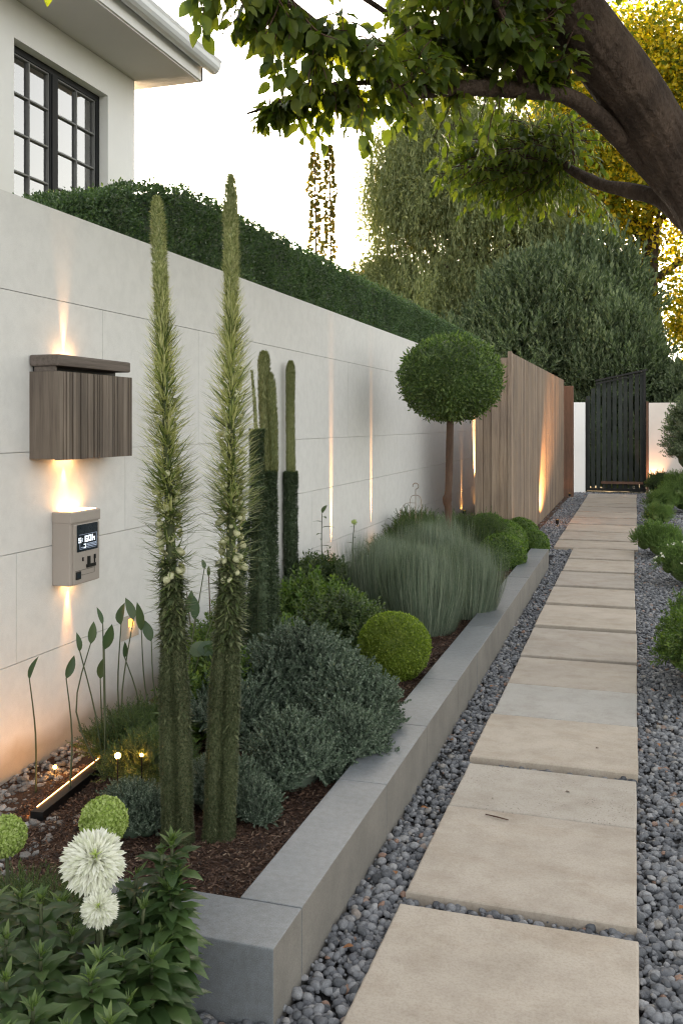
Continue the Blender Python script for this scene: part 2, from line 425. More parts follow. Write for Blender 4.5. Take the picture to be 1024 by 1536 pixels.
def sprigT(n=12, L=1., leafL=.25, leafW=.12, spread=.9, start=.15, T=None, tipup=.6, seed=1):
    """leafy shoot along +Y, unit length"""
    q = np.random.default_rng(seed)
    t = np.linspace(start, 1, n); a = np.arange(n) * 2.4 + q.uniform(0, 1)
    out = np.stack([np.cos(a), np.zeros(n), np.sin(a)], 1)
    d = out * spread * (1 - .5 * t)[:, None] + np.array([0, 1, 0]) * (tipup + .5 * t)[:, None] + q.normal(0, .12, (n, 3))
    pos = np.stack([q.normal(0, .015, n), t * L * .85, q.normal(0, .015, n)], 1)
    B = basis(d, np.array([0, 1., 0]) - out * .6)
    return combo(T or quadT(1, leafW / leafL), pos, B, leafL * (1 - .35 * t) * q.uniform(.8, 1.2, n))

_fk = np.random.default_rng(5)
_FK = _fk.normal(size=(24, 3)); _FP = _fk.uniform(0, 6.28, 24)
def wob(P, f=1.):
    """smooth wobble in about -1..1"""
    s = 0
    for i in range(8): s = s + np.sin(P @ _FK[i] * f * (1 + i * .35) + _FP[i]) / (1 + i * .35)
    return s / 3.

def ico(sub):
    bm = bmesh.new(); bmesh.ops.create_icosphere(bm, subdivisions=sub, radius=1)
    V = np.array([v.co[:] for v in bm.verts]); F = [[v.index for v in f.verts] for f in bm.faces]; bm.free()
    return V, np.array(F).ravel(), np.full(len(F), 3)

ICO1, ICO2, ICO3 = ico(1), ico(2), ico(3)
def blobcore(g, c, r, T=None, amp=.06, f=3.):
    V, L, S = T or ICO3
    d = V * (1 + amp * wob(V * 2 + np.asarray(c) * 1.7, f / 2))[:, None]
    g.add(d * np.asarray(r) + np.asarray(c), L, S); return g

def ball(g, c, r, n, leaf, T, depth=.12, amp=.05, f=2.2, up=.25, jit=.8, zmin=None, core=True, squash=False):
    c = np.asarray(c, float); r = np.asarray(r, float) * np.ones(3)
    d = rdir(n)
    if squash: d[:, 2] = np.where(d[:, 2] < -.35, -d[:, 2], d[:, 2])
    k = 1 + amp * wob(d * 2 + c * 1.7, f / 2)
    P = c + d * r * (k * (1 - depth * rng.random(n) ** 2))[:, None]
    nd = unit(d / r)
    if zmin is not None:
        m = P[:, 2] > zmin; P, nd = P[m], nd[m]
    ld = nd + rng.normal(0, jit, nd.shape) + np.array([0, 0, up])
    g.inst(T, P, basis(ld, nd + rng.normal(0, .5, nd.shape)), leaf * rng.uniform(.7, 1.25, len(P)))
    if core: blobcore(g, c, r * (1 - depth * .75), amp=amp, f=f)
    return g

def lobes(c, r, n, lr, seed=0, flat=.0):
    """lobe centres over an ellipsoid (upper half) and radii"""
    q = np.random.default_rng(seed); out = []
    i = np.arange(n) + .5
    ph = np.arccos(1 - i / n * (1.25)); th = PI * (1 + 5 ** .5) * i
    for a, b in zip(ph, th):
        d = np.array([math.sin(a) * math.cos(b), math.sin(a) * math.sin(b), max(math.cos(a), -.15)])
        rr = lr * q.uniform(.75, 1.3)
        out.append((np.asarray(c) + d * np.asarray(r) * q.uniform(.55, .85), rr))
    return out

def shrub(g, c, r, nl, lr, n, T, size, up=.8, jit=.5, seed=0, depth=.5, core=.72, zmin=None):
    """several lobes of shoots; T shoot template (unit length)"""
    c = np.asarray(c, float); r = np.asarray(r, float) * np.ones(3)
    ls = lobes(c, r, nl, lr, seed)
    w = np.array([l[1] ** 2 for l in ls]); cnt = (n * w / w.sum()).astype(int)
    for (lc, l), k in zip(ls, cnt):
        d = rdir(k); d[:, 2] = np.abs(d[:, 2]) * .9 + d[:, 2] * .1
        P = lc + d * l * (1 - depth * rng.random(k)[:, None] ** 1.5)
        ld = unit(unit(P - c + rng.normal(0, .02, P.shape)) * .7 + d * .6 + np.array([0, 0, up])) + rng.normal(0, jit * .5, P.shape)
        if zmin is not None:
            m = P[:, 2] > zmin; P, ld = P[m], ld[m]
        g.inst(T, P, basis(ld), size * rng.uniform(.65, 1.25, len(P)))
        if core: blobcore(g, lc, l * core * .8, ICO2, .1)
    if core: blobcore(g, c, r * .62, ICO2, .1)
    return g

def smooth_path(P, n=24):
    P = np.asarray(P, float); m = len(P)
    t = np.linspace(0, m - 1, n); out = []
    for x in t:
        i = min(int(x), m - 2); f = x - i
        p0, p1, p2, p3 = P[max(i - 1, 0)], P[i], P[i + 1], P[min(i + 2, m - 1)]
        out.append(.5 * ((2 * p1) + (-p0 + p2) * f + (2 * p0 - 5 * p1 + 4 * p2 - p3) * f * f + (-p0 + 3 * p1 - 3 * p2 + p3) * f ** 3))
    return np.array(out)

def soil_z(x, y=4.): 
    x = np.asarray(x, float)
    return .0 + .115 * np.clip((x + 2.5) / 1.4, 0, 1)

# ------------------------------------------------------------------ ground, path, gravel
g = Geo(); g.faces([(-120, -60, -.06), (120, -60, -.06), (120, 180, -.06), (-120, 180, -.06)], [(0, 1, 2, 3)])
struct(g.build('ground', M['ground']))
g = Geo(); g.faces([(-1.75, -1, -.052), (4.2, -1, -.052), (4.2, 21.25, -.052), (-1.75, 21.25, -.052)], [(0, 1, 2, 3)])
struct(g.build('gravel_underlay', M['gravelbase']))

# planting soil (one uneven sheet, rising from the wall to the kerb)
def sheet(name, x0, x1, y0, y1, st, zf, mat):
    nx, ny = int((x1 - x0) / st) + 1, int((y1 - y0) / st) + 1
    X, Y = np.meshgrid(np.linspace(x0, x1, nx), np.linspace(y0, y1, ny))
    V = np.stack([X.ravel(), Y.ravel(), zf(X, Y).ravel()], 1)
    i = (np.arange(ny - 1)[:, None] * nx + np.arange(nx - 1)[None]).ravel()
    q = np.stack([i, i + 1, i + nx + 1, i + nx], 1).ravel()
    return struct(Geo().add(V, q, np.full(len(i), 4)).build(name, mat, smooth=True))
def soilf(X, Y):
    P = np.stack([X, Y, 0 * X], -1)
    return soil_z(X) + .012 * wob(P * 3.0, 1.) + .006 * wob(P * 11, 1)
sheet('planting_soil', -2.56, -1.0, 2.30, 10.6, .04, soilf, M['soil'])
sheet('front_soil', -2.56, -1.45, .2, 2.31, .05, lambda X, Y: -.02 + .02 * wob(np.stack([X, Y, 0 * X], -1) * 3, 1), M['soil'])
sheet('back_soil', -2.56, -1.3, 10.58, 20.5, .1, lambda X, Y: 0 * X - .02, M['soil'])

# stepping slabs: (y front, y back, x left, x right, material)
slabs = [(1.62, 2.816, -.70, .006, 'slab'), (2.898, 3.60, -.70, .006, 'slab'), (3.604, 4.072, -.70, .006, 'slab_pit'),
         (4.165, 4.805, -.705, .008, 'slab'), (4.809, 5.40, -.705, .010, 'slab_grey'), (5.404, 6.025, -.705, .008, 'slab')]
ys = [6.10, 6.925, 7.829, 8.718, 9.64, 10.546, 11.457]
for i in range(6): slabs.append((ys[i] + (.12 if i else 0), ys[i + 1] - .0, -.71, .01 - .004 * i, 'slab'))
ys = [11.53, 12.225, 13.223, 14.21, 15.197, 16.21, 17.23, 18.085, 19.435, 20.5]
for i in range(9): slabs.append((ys[i] + (.14 if i else 0), ys[i + 1], -.945, .03, 'slab'))
path = []
def worn_slab(name, mat, x0, x1, y0, y1, zt, origin):
    q = rng; st = .012 if y0 < 6 else .03
    def edge(a, b): 
        n = max(6, int(np.linalg.norm(np.subtract(b, a)) / st)); t = np.linspace(0, 1, n, endpoint=False)[:, None]; return np.array(a) * (1 - t) + np.array(b) * t
    C = [(x0, y0), (x1, y0), (x1, y1), (x0, y1)]
    P = np.concatenate([edge(C[i], C[(i + 1) % 4]) for i in range(4)]); n = len(P); c = np.array([(x0 + x1) / 2, (y0 + y1) / 2])
    s_ = np.arange(n) * st
    P3 = np.concatenate([P, np.zeros((n, 1))], 1)
    wear = .0016 * wob(P3 * 9, 1.) + .0009 * wob(P3 * 60, 1.)
    chip = np.clip(wob(P3 * 23 + 3.3, 1.) - .75, 0, 1) * .016
    out = np.sign(P - c) * (np.abs(P - c) > (np.array([x1 - x0, y1 - y0]) / 2 - 1e-6))
    def ring(inset, z): return np.concatenate([P + out * (wear - inset)[:, None], np.full((n, 1), 0) + np.asarray(z).reshape(-1, 1)], 1)
    R4 = [ring(wear * 0 + 0, -.065), ring(wear * 0 + 0, zt - .006 - chip * .6), ring(.0025 + chip * .5, zt - .0018), ring(.007 + chip, zt)]
    V = np.concatenate(R4); g = Geo(); i = np.arange(n); j = (i + 1) % n
    L = []; S = []
    for k in range(3): L.append(np.stack([k * n + i, k * n + j, (k + 1) * n + j, (k + 1) * n + i], 1).ravel()); S.append(np.full(n, 4))
    L.append(3 * n + i); S.append(np.array([n]))
    g.add(V, np.concatenate(L), np.concatenate(S)); return g.build(name, mat, origin=origin)
for i, (y0, y1, x0, x1, mt) in enumerate(slabs):
    o = worn_slab('paving_slab', M[mt], x0 + rng.normal(0, .003), x1 + rng.normal(0, .003), y0, y1, rng.normal(0, .0012), ((x0 + x1) / 2, (y0 + y1) / 2, -.05))
    path.append(o)
names_ = ['large plain sandstone slab cut by the bottom edge of the photo, nearest of the path',
 'smooth tan slab with a dark scratch, second step of the path from the front',
 'pitted speckled narrow slab joined to the far side of the scratched tan slab',
 'tan slab at the near end of the three slabs laid edge to edge',
 'pale grey slab in the middle of the three laid edge to edge',
 'tan slab at the far end of the three laid edge to edge']
rest = ['fifth', 'sixth', 'seventh', 'eighth', 'ninth', 'tenth']
ordn = ['first', 'second', 'third', 'fourth', 'fifth', 'sixth', 'seventh', 'eighth', 'ninth']
for i, o in enumerate(path):
    if i < 6: lb = names_[i]
    elif i < 12: lb = '%s narrower sandstone slab beyond the three laid edge to edge' % ordn[i - 6]
    else: lb = '%s wide sandstone slab past the jog in the path, counted towards the gate' % ordn[i - 12]
    tag(o, lb, 'paving slab', 'stepping slabs of the path')

def stone_templates(T, n, q):
    out = []
    for k in range(n):
        V, L, S = T; c = q.uniform(-5, 5, 3)
        W = V * (1 + .20 * wob(V * 1.6 + c, 1.))[:, None] + .05 * wob(V * 5 + c, 1.)[:, None] * V
        out.append((W * np.array([1, q.uniform(.65, .95), q.uniform(.5, .75)]), L, S))
    return out
def scatter_stones(g, x0, x1, y0, y1, s0, s1, cover, T, zbase, keep=None, nv=12, zj=.6):
    q = rng
    st = stone_templates(T, nv, q)
    mean = (s0 + s1) / 2
    n = int((x1 - x0) * (y1 - y0) / (mean ** 2) * cover)
    P = np.stack([q.uniform(x0, x1, n), q.uniform(y0, y1, n)], 1)
    if keep is not None: P = P[keep(P)]
    n = len(P); s = s0 + (s1 - s0) * q.random(n) ** 1.6
    z = zbase + s * .22 + zj * mean * q.random(n) ** 1.4
    a = q.uniform(0, 2 * PI, n); d = np.stack([np.cos(a), np.sin(a), q.normal(0, .25, n)], 1)
    B = basis(d, np.array([0, 0, 1.]) + q.normal(0, .3, (n, 3)))
    P3 = np.concatenate([P, z[:, None]], 1); idx = q.integers(0, nv, n)
    for k in range(nv):
        m = idx == k; g.inst(st[k], P3[m], B[m], s[m] / 2)
    return g
def notslab(P):
    m = np.ones(len(P), bool)
    for y0, y1, x0, x1, _ in slabs:
        m &= ~((P[:, 0] > x0 + .004) & (P[:, 0] < x1 - .004) & (P[:, 1] > y0 + .006) & (P[:, 1] < y1 - .006))
    m &= ~((P[:, 0] > -1.42) & (P[:, 0] < -.872) & (P[:, 1] > 2.18) & (P[:, 1] < 10.0))
    m &= ~((P[:, 0] < -1.385) & (P[:, 1] > 9.9))
    m &= ~((P[:, 1] > 5.9) & (P[:, 1] < 20.6) & (P[:, 0] < .0) & (P[:, 0] > np.where(P[:, 1] < 11.5, -.69, -.92)) & (rng.random(len(P)) < .86))
    return m
g = Geo()
scatter_stones(g, -1.7, .55, 1.5, 3.4, .011, .042, 3.9, ICO2, -.050, notslab, zj=.75)
scatter_stones(g, -.9, .65, 3.4, 6.5, .013, .042, 3.0, ICO1, -.052, notslab, zj=.45)
scatter_stones(g, -.9, .9, 6.5, 11, .018, .042, 2.2, ICO1, -.052, notslab, zj=.45)
scatter_stones(g, -1.4, 1.3, 11, 21.2, .026, .05, 1.7, ICO1, -.052, notslab, zj=.45)
scatter_stones(g, .55, 2.6, .6, 3.5, .024, .05, 1.6, ICO1, -.052, notslab, zj=.45)
scatter_stones(g, .6, 2.6, 3.4, 11, .035, .06, 1.2, ICO1, -.052, notslab, zj=.45)
tag(g.build('gravel', M['pebble'], smooth=True), 'rounded grey pebbles filling the strips beside and between the slabs', 'gravel', kind='stuff')

# slate chips along the wall
g = Geo()
scatter_stones(g, -2.49, -1.95, 2.2, 4.4, .014, .042, 1.7, ICO1, -.0, lambda P: P[:, 0] < -2.02 + .1 * np.sin(P[:, 1] * 5) - .06 * (P[:, 1] - 2.6), zj=.5)
scatter_stones(g, -2.1, -1.6, 2.36, 2.95, .014, .05, .8, ICO1, .03, None, zj=.4)
tag(g.build('slate_chippings', M['chips'], smooth=False), 'grey slate chippings scattered along the foot of the white wall', 'gravel', kind='stuff')

# bark mulch
T = Geo().box(-.09, .09, 0, 1, -.03, .03); T = (np.concatenate(T.V), np.concatenate(T.L), np.concatenate(T.S))
V = T[0].copy(); V[:, 2] += .06 * np.sin(V[:, 1] * 3)
T = (V, T[1], T[2])
def chips(n, x0, x1, y0, y1, s0, s1):
    P = np.stack([rng.uniform(x0, x1, n), rng.uniform(y0, y1, n)], 1)
    z = np.where(P[:, 1] < 2.3, .0, soilf(P[:, 0], P[:, 1])) + rng.uniform(0, .012, n)
    a = rng.uniform(0, 2 * PI, n)
    B = basis(np.stack([np.cos(a), np.sin(a), rng.normal(0, .35, n)], 1), np.array([0, 0, 1]) + rng.normal(0, .4, (n, 3)))
    sc = np.stack([rng.uniform(.6, 2.2, n), np.ones(n), rng.uniform(.5, 1.5, n)], 1) * rng.uniform(s0, s1, n)[:, None]
    return np.concatenate([P, z[:, None]], 1), B, sc
g = Geo()
for a in ((42000, -2.25, -1.04, 2.34, 4.2, .005, .020), (20000, -1.9, -1.03, 4.2, 6.5, .008, .026), (5000, -2.4, -1.03, 6.5, 10, .015, .035), (7000, -2.45, -1.5, .9, 2.36, .008, .026)): g.inst(T, *chips(*a))
tag(g.build('bark_mulch', M['bark']), 'dark brown bark mulch covering the raised bed', 'mulch', kind='stuff')

g = Geo(); g.tube([(-.545, 3.545, .004), (-.50, 3.53, .006), (-.455, 3.52, .004)], [.0022, .0028, .002], 6)
tag(g.build('fallen_twig', M['twig'], origin=(-.5, 3.53, 0)), 'short dark twig lying on the second slab from the front', 'twig')
DL = leafT(1, .5, .4, .3, 4)
for lb, x, y, a, sz in (('small dark dry leaf curled on the pitted slab', -.27, 3.86, .4, .022), ('small dry leaf on the tan slab of the three laid edge to edge', -.17, 4.42, 1.2, .022), ('tiny dry leaf near the left edge of the pitted slab', -.54, 3.70, 2., .015), ('small brown leaf on the nearest slab by its right edge', -.05, 2.3, 2.6, .018)):
    g = Geo(); g.inst(DL, np.array([[x, y, .004]]), basis(np.array([[math.cos(a), math.sin(a), .1]]), np.array([[0, 0, 1.]])), sz)
    tag(g.build('dry_leaf', M['twig'], origin=(x, y, 0)), lb, 'leaf', 'dry leaves fallen on the path')

M['rust_leaf'] = leafmat('rusty_dry_leaf', [(.16, .06, .03), (.26, .11, .05), (.30, .17, .08)], .2, .7)
for x, y, a in ((-.80, 3.55, .3), (-.76, 3.0, 1.9), (-.82, 4.35, 2.7), (.13, 3.05, .9), (.19, 3.9, 4.), (.10, 4.6, 5.1), (-.77, 2.55, 3.5), (.24, 3.35, 2.2), (-.79, 5.3, .8), (.2, 5.0, 1.)):
    g = Geo(); g.inst(DL, np.array([[x, y, -.004]]), basis(np.array([[math.cos(a), math.sin(a), .15]]), np.array([[.2, 0, 1.]])), .034)
    tag(g.build('dry_leaf', M['rust_leaf'], origin=(x, y, -.01)), 'small rusty dry leaf lying among the grey pebbles beside the path', 'leaf', 'rusty leaves among the pebbles')

# ------------------------------------------------------------------ planter kerb
K = thing('planter_kerb', 'low grey stone kerb edging the raised bed beside the path', 'kerb', (-.96, 2.18, -.05))
bevbox('corner_block', M['bluestone'], (-1.44, -.87, 2.18, 2.388, -.06, .170), K, .004)
yy = [2.390, 3.30, 3.99, 4.74, 5.36, 6.05, 6.75, 7.45, 8.1, 8.75, 9.4, 10.0]
for a, b in zip(yy[:-1], yy[1:]):
    bevbox('kerb_block', M['bluestone'], (-1.055, -.87 + rng.normal(0, .0006), a + .0012, b - .0012, -.06, .170 + rng.normal(0, .0005)), K, .0035)

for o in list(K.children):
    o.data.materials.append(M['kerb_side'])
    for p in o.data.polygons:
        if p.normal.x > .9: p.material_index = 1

# ------------------------------------------------------------------ garden wall with panel joints
Wl = thing('garden_wall', 'tall white rendered wall with fine panel joints behind the raised bed', 'wall', (-2.6, 9.5, 0))
Geo().box(-2.74, -2.512, -1.5, 18.0, -.06, 2.462).build('wall_core', M['plaster'], Wl)
rows = [(-.06, .48, [-1.5, .9, 3.05, 5.4, 7.9, 10.3, 12.8, 15.3, 18.0]), (.48, .95, [-1.5, 1.0, 3.33, 4.91, 7.1, 9.4, 11.7, 14, 16.2, 18.0]),
        (.95, 1.376, [-1.5, .4, 2.4, 4.21, 6.5, 9.9, 12.2, 14.9, 18.0]), (1.376, 2.06, [-1.5, .2, 2.1, 4.0, 5.05, 8.1, 10.9, 13.3, 15.8, 18.0]),
        (2.06, 2.47, [-1.5, 18.0])]
g = Geo(); gp = .0016
for z0, z1, yl in rows:
    for a, b in zip(yl[:-1], yl[1:]):
        g.box(-2.512, -2.5, a + gp, b - gp, z0 + gp, z1 - (gp if z1 < 2.4 else 0))
g.build('wall_facing', M['plaster'], Wl)

# ------------------------------------------------------------------ hedge on the far side of the wall
g = Geo()
def hz(y): return np.interp(y, [3.7, 4.18, 4.6, 5.13, 5.6, 18], [2.50, 2.66, 2.80, 2.97, 3.07, 3.11]) 
nH = 150000
Y = 3.7 + (17.9 - 3.7) * rng.random(nH) ** 1.25
face = rng.random(nH)
Z = np.where(face < .72, 2.25 + (hz(Y) - 2.25) * rng.random(nH), hz(Y))
X = np.where(face < .72, -2.83, rng.uniform(-3.5, -2.83, nH))
X = np.where(face > .95, -3.5, X); Z = np.where(face > .95, 2.2 + (hz(Y) - 2.2) * rng.random(nH), Z)
P = np.stack([X, Y, Z], 1)
nrm = np.where((face < .72)[:, None], [1, 0, .1], np.where((face > .95)[:, None], [-1, 0, 0], [0, 0, 1.]))
edge = np.clip((Z - hz(Y) + .12) / .12, 0, 1) * (face < .72)
P[:, 0] -= edge ** 2 * .03
P += nrm * (.035 * wob(P * 4, 1.) + .025 * wob(P * 11, 1.) + rng.normal(0, .012, nH))[:, None] + rng.normal(0, .006, P.shape)
g.inst(leafT(1, .55, .3, .2, 3), P, basis(nrm + rng.normal(0, .6, P.shape) + [0, 0, .3], nrm + rng.normal(0, .5, P.shape)), rng.uniform(.013, .027, nH) * (1 + .03 * (Y - 4)))
# near end face
n2 = 2500; P = np.stack([rng.uniform(-3.5, -2.85, n2), 3.68 + rng.normal(0, .02, n2), rng.uniform(2.2, 2.56, n2)], 1)
g.inst(leafT(1, .55, .3, .2, 3), P, basis(np.array([0, -1, .3]) + rng.normal(0, .7, P.shape)), rng.uniform(.02, .036, n2))
cy = np.linspace(3.74, 17.85, 40)
for a, b in zip(cy[:-1], cy[1:]):
    za, zb = hz(a) - .035, hz(b) - .035
    V = [(-3.46, a, 1.9), (-2.87, a, 1.9), (-2.87, a, za), (-3.46, a, za), (-3.46, b, 1.9), (-2.87, b, 1.9), (-2.87, b, zb), (-3.46, b, zb)]
    g.faces(V, [(0, 1, 5, 4), (1, 2, 6, 5), (2, 3, 7, 6), (3, 0, 4, 7), (0, 3, 2, 1), (4, 5, 6, 7)])
hd = thing('clipped_hedge', 'long clipped dark green hedge rising above the white wall', 'hedge', (-3.2, 10.7, 0))
g.build('foliage', M['l_hedge'], hd)
g = Geo()
for y in np.arange(4.2, 17.8, .75): g.tube([(-3.15, y, -.06), (-3.14, y + .03, 1.0), (-3.15, y, 2.0)], [.03, .025, .02], 6)
g.build('stems', M['trunk'], hd)

# ------------------------------------------------------------------ house
H = thing('white_house', 'white two storey house with deep eaves behind the garden wall', 'house', (-6, 4.5, 0))
g = Geo()
x1, x0 = -4.2, -4.45
oy0, oy1, oz0, oz1 = 5.57, 6.80, 2.72, 4.244
g.box(x0, x1, oy1, 7.23, 0, 4.52).box(x0, x1, -2, oy0, 0, 4.52).box(x0, x1, oy0, oy1, 0, oz0).box(x0, x1, oy0, oy1, oz1, 4.52)
g.box(-10, x0, 7.0, 7.23, 0, 4.52).box(-10, x0, -2, -1.8, 0, 4.52).box(-10, -9.8, -1.8, 7.0, 0, 4.52)
g.build('wall', M['house'], H)
g = Geo(); g.box(-4.50, -4.26, oy0 - .03, oy1 + .03, oz0 - .05, oz0 - .0).build('window_sill', M['house'], H)
so = Geo().box(-10.3, -3.67, -2.4, 7.44, 4.522, 4.56).build('soffit', M['soffit'], H)
g = Geo(); g.box(-3.70, -3.655, -2.4, 7.47, 4.535, 4.70).box(-10.3, -3.655, 7.44, 7.47, 4.535, 4.70)
g.build('fascia', M['house'], H)
g = Geo(); th = np.linspace(PI, 2 * PI, 9); prof = [(-3.585 + .07 * math.cos(t), 4.70 + .085 * math.sin(t)) for t in th]
prof = [(-3.653, 4.72)] + prof + [(-3.505, 4.725), (-3.505, 4.73), (-3.653, 4.73)]
V = [(x, -2.45, z) for x, z in prof] + [(x, 7.55, z) for x, z in prof]; k = len(prof)
g.faces(V, [tuple(range(k))] + [tuple(range(k, 2 * k))[::-1]] + [(i, i + k, (i + 1) % k + k, (i + 1) % k) for i in range(k)])
gut = g.build('gutter', M['gutter'], H)
g = Geo(); g.faces([(-3.60, -2.5, 4.74), (-3.60, 7.5, 4.74), (-7, 7.5, 6.3), (-7, -2.5, 6.3), (-10.4, 7.5, 4.74), (-10.4, -2.5, 4.74)], [(0, 1, 2, 3), (3, 2, 4, 5), (1, 4, 2), (0, 3, 5), (0, 5, 4, 1)])
g.build('roof', M['rooftile'], H)
win = thing('window', None, None, (0, 0, 0)); win.parent = H; win.location = Vector((-4.3, 6.18, 3.4)) - H.location
fx0, fx1 = -4.335, -4.282
g = Geo()
fr = .05
g.box(fx0, fx1, oy0, oy1, oz1 - fr, oz1 - .001).box(fx0, fx1, oy0, oy1, oz0, oz0 + fr).box(fx0, fx1, oy0, oy0 + fr, oz0 + fr, oz1 - fr).box(fx0, fx1, oy1 - fr, oy1, oz0 + fr, oz1 - fr)
ym = 6.16
g.box(fx0, fx1, ym - .045, ym + .055, oz0 + fr, oz1 - fr)
g.box(fx0 + .005, fx1 + .008, ym - .028, ym + .03, oz0 + fr, oz1 - fr)
g.build('frame', M['frame_dark'], win)
g = Geo()
for a, b in ((oy0 + fr, ym - .045), (ym + .055, oy1 - fr)):
    z0, z1 = oz0 + fr, oz1 - fr; s = .011
    g.box(fx0 + .012, fx1 - .01, a, a + s, z0, z1).box(fx0 + .012, fx1 - .01, b - s, b, z0, z1)
    c = (a + b) / 2; g.box(fx0 + .012, fx1 - .008, c - .006, c + .006, z0, z1)
    for i in range(1, 5):
        z = z1 - (z1 - z0) * i / 5
        g.box(fx0 + .013, fx1 - .009, a + s, c - .006, z - .006, z + .006).box(fx0 + .013, fx1 - .009, c + .006, b - s, z - .006, z + .006)
    g.box(fx0 + .012, fx1 - .010, a + s, b - s, z1 - s, z1)
g.build('glazing_bars', M['frame_light'], win)
Geo().box(-4.318, -4.312, oy0 + fr, oy1 - fr, oz0 + fr, oz1 - fr).build('pane', M['glass'], win)
def drape(y0, y1, x, amp, f, name, mat):
    n = 60; Yv = np.linspace(y0, y1, n); V = []
    for z in (oz0 - .1, oz1): 
        V += [(x + amp * math.sin(y * f + math.sin(y * 17)), y, z) for y in Yv]
    g = Geo(); i = np.arange(n - 1); g.add(V, np.stack([i, i + 1, i + n + 1, i + n], 1).ravel(), np.full(n - 1, 4))
    return g.build(name, mat, win, smooth=True)
drape(oy0, ym, -4.40, .004, 20, 'sky_reflect_sheet', M['sky_reflect_sheet'])  # added white sheet, stands in for sky reflected in the left panes
drape(6.22, 6.40, -4.42, .014, 110, 'curtain', M['curtain'])
drape(6.60, 6.80, -4.42, .014, 120, 'curtain', M['curtain'])
Geo().box(-5.6, -5.5, 4.5, 7.0, 2.2, 4.5).build('room_wall', M['room'], H)

# ------------------------------------------------------------------ wooden fence
F = thing('slat_fence', 'tall weathered timber slat fence running from the bed to the gate', 'fence', (-1.4, 15, 0))
g = Geo(); y = 10.955
while y < 19.5:
    w = rng.uniform(.026, .05)
    g.box(-1.425, -1.39 + rng.uniform(0, .006), y, y + w - .004, -.05, 2.335 + rng.normal(0, .0012) + (y - 11) * .006); y += w
g.build('slats', M['fence'], F)
g = Geo(); xs = np.linspace(-1.80, -1.415, 5)
for k, (a, b) in enumerate(zip(xs[:-1], xs[1:])): g.box(a + .002, b - .002, 10.90 + .02 * (k % 2), 10.945 + .002, -.03, 2.235 + .012 * k)
g.build('return_boards', M['fence'], F)
g = Geo(); g.box(-1.413, -1.372, 10.895, 10.951, -.05, 2.345); g.build('corner_trim', M['fence'], F)
g = Geo(); g.box(-1.47, -1.427, 10.95, 19.5, .3, .39).box(-1.47, -1.427, 10.95, 19.5, 1.95, 2.04).box(-1.47, -1.427, 10.95, 19.5, 1.1, 1.19)
g.build('rails', M['fence'], F)
o = bevbox('timber_post', M['post'], (-1.44, -1.22, 19.75, 19.95, -.05, 2.28), None, .008, 2, (-1.33, 19.85, 0))
tag(o, 'reddish brown timber post between the slat fence and the gate', 'post')

# ------------------------------------------------------------------ end wall and gate
o = bevbox('gate_pillar', M['house'], (-1.6, -1.055, 21.3, 21.6, -.05, 1.97), None, .01, 2, (-1.2, 21.45, 0)); tag(o, 'short white wall pier at the hinge side of the black gate', 'wall')
o = bevbox('end_wall', M['pinkwall'], (.285, 4.5, 21.3, 21.6, -.05, 1.95), None, .01, 2, (2.2, 21.45, 0)); tag(o, 'pinkish rendered end wall right of the black gate', 'wall')
G_ = thing('slatted_gate', 'tall black metal slatted gate with slanted top at the end of the path', 'gate', (-.4, 21.4, 0))
def gtop(x): return 2.05 + .40 * min(1, (x + 1.05) / .25) if x < -.8 else 2.45 + (x + .8) * .22
g = Geo(); x = -1.04; k = 0
while x < .2:
    w = .085; zt = gtop(x + w / 2) - .02
    g.box(x, x + w, 21.42 + .012 * (k % 2), 21.45 + .012 * (k % 2), .06, zt); x += w + .020 + .010 * (k % 3); k += 1
g.build('slats', M['gate'], G_)
g = Geo(); g.box(-1.055, -1.015, 21.38, 21.43, -.02, 2.06).box(.175, .225, 21.38, 21.43, -.02, 2.69).box(-1.015, .175, 21.38, 21.418, -.0, .06)
g.faces([(-.84, 21.36, 2.43), (.26, 21.36, 2.66), (.26, 21.36, 2.70), (-.84, 21.36, 2.47), (-.84, 21.47, 2.43), (.26, 21.47, 2.66), (.26, 21.47, 2.70), (-.84, 21.47, 2.47)],
        [(0, 1, 2, 3), (7, 6, 5, 4), (0, 4, 5, 1), (3, 2, 6, 7), (0, 3, 7, 4), (1, 5, 6, 2)])
g.faces([(-.84, 21.34, 2.36), (.20, 21.34, 2.585), (.20, 21.34, 2.60), (-.84, 21.34, 2.40), (-.84, 21.358, 2.36), (.20, 21.358, 2.585), (.20, 21.358, 2.60), (-.84, 21.358, 2.40)],
        [(0, 1, 2, 3), (7, 6, 5, 4), (0, 4, 5, 1), (3, 2, 6, 7), (0, 3, 7, 4), (1, 5, 6, 2)])
g.build('frame', M['metal_black'], G_)
Geo().box(-.72, .17, 21.345, 21.378, .16, .215).build('bottom_rail', M['post'], G_)
Geo().box(.235, .28, 21.3, 21.5, -.04, 1.98).build('jamb', M['post'], G_)

exec_later = []
# ------------------------------------------------------------------ mailbox and intercom on the wall
B_ = thing('wall_mailbox', 'slatted grey brown wooden mailbox hung on the white wall, lit above and below', 'mailbox', (-2.45, 3.73, 1.34))
g = Geo(); my0, my1, mz0, mz1, mx = 3.42, 4.04, 1.345, 1.725, -2.353
g.box(-2.5, mx - .020, my0, my1 - .006, mz0, mz1).box(mx - .020, mx + .001, my0, my0 + .012, mz0 - .004, mz1).build('body', M['boxwood_wood'], B_)
g = Geo(); y = my0 + .001
ws = rng.uniform(.034, .062, 20)
for w in ws:
    if y >= my1: break
    e = min(y + w, my1)
    n_ = 3; s_ = (e - y) / n_
    for i in range(n_): g.box(mx - .0198, mx + rng.uniform(-.004, .003), max(y + i * s_, my0 + .0135) + .0006, y + (i + 1) * s_ - (.0065 if i == n_ - 1 else .0008), mz0 - .004, mz1 - .0)
    y = e
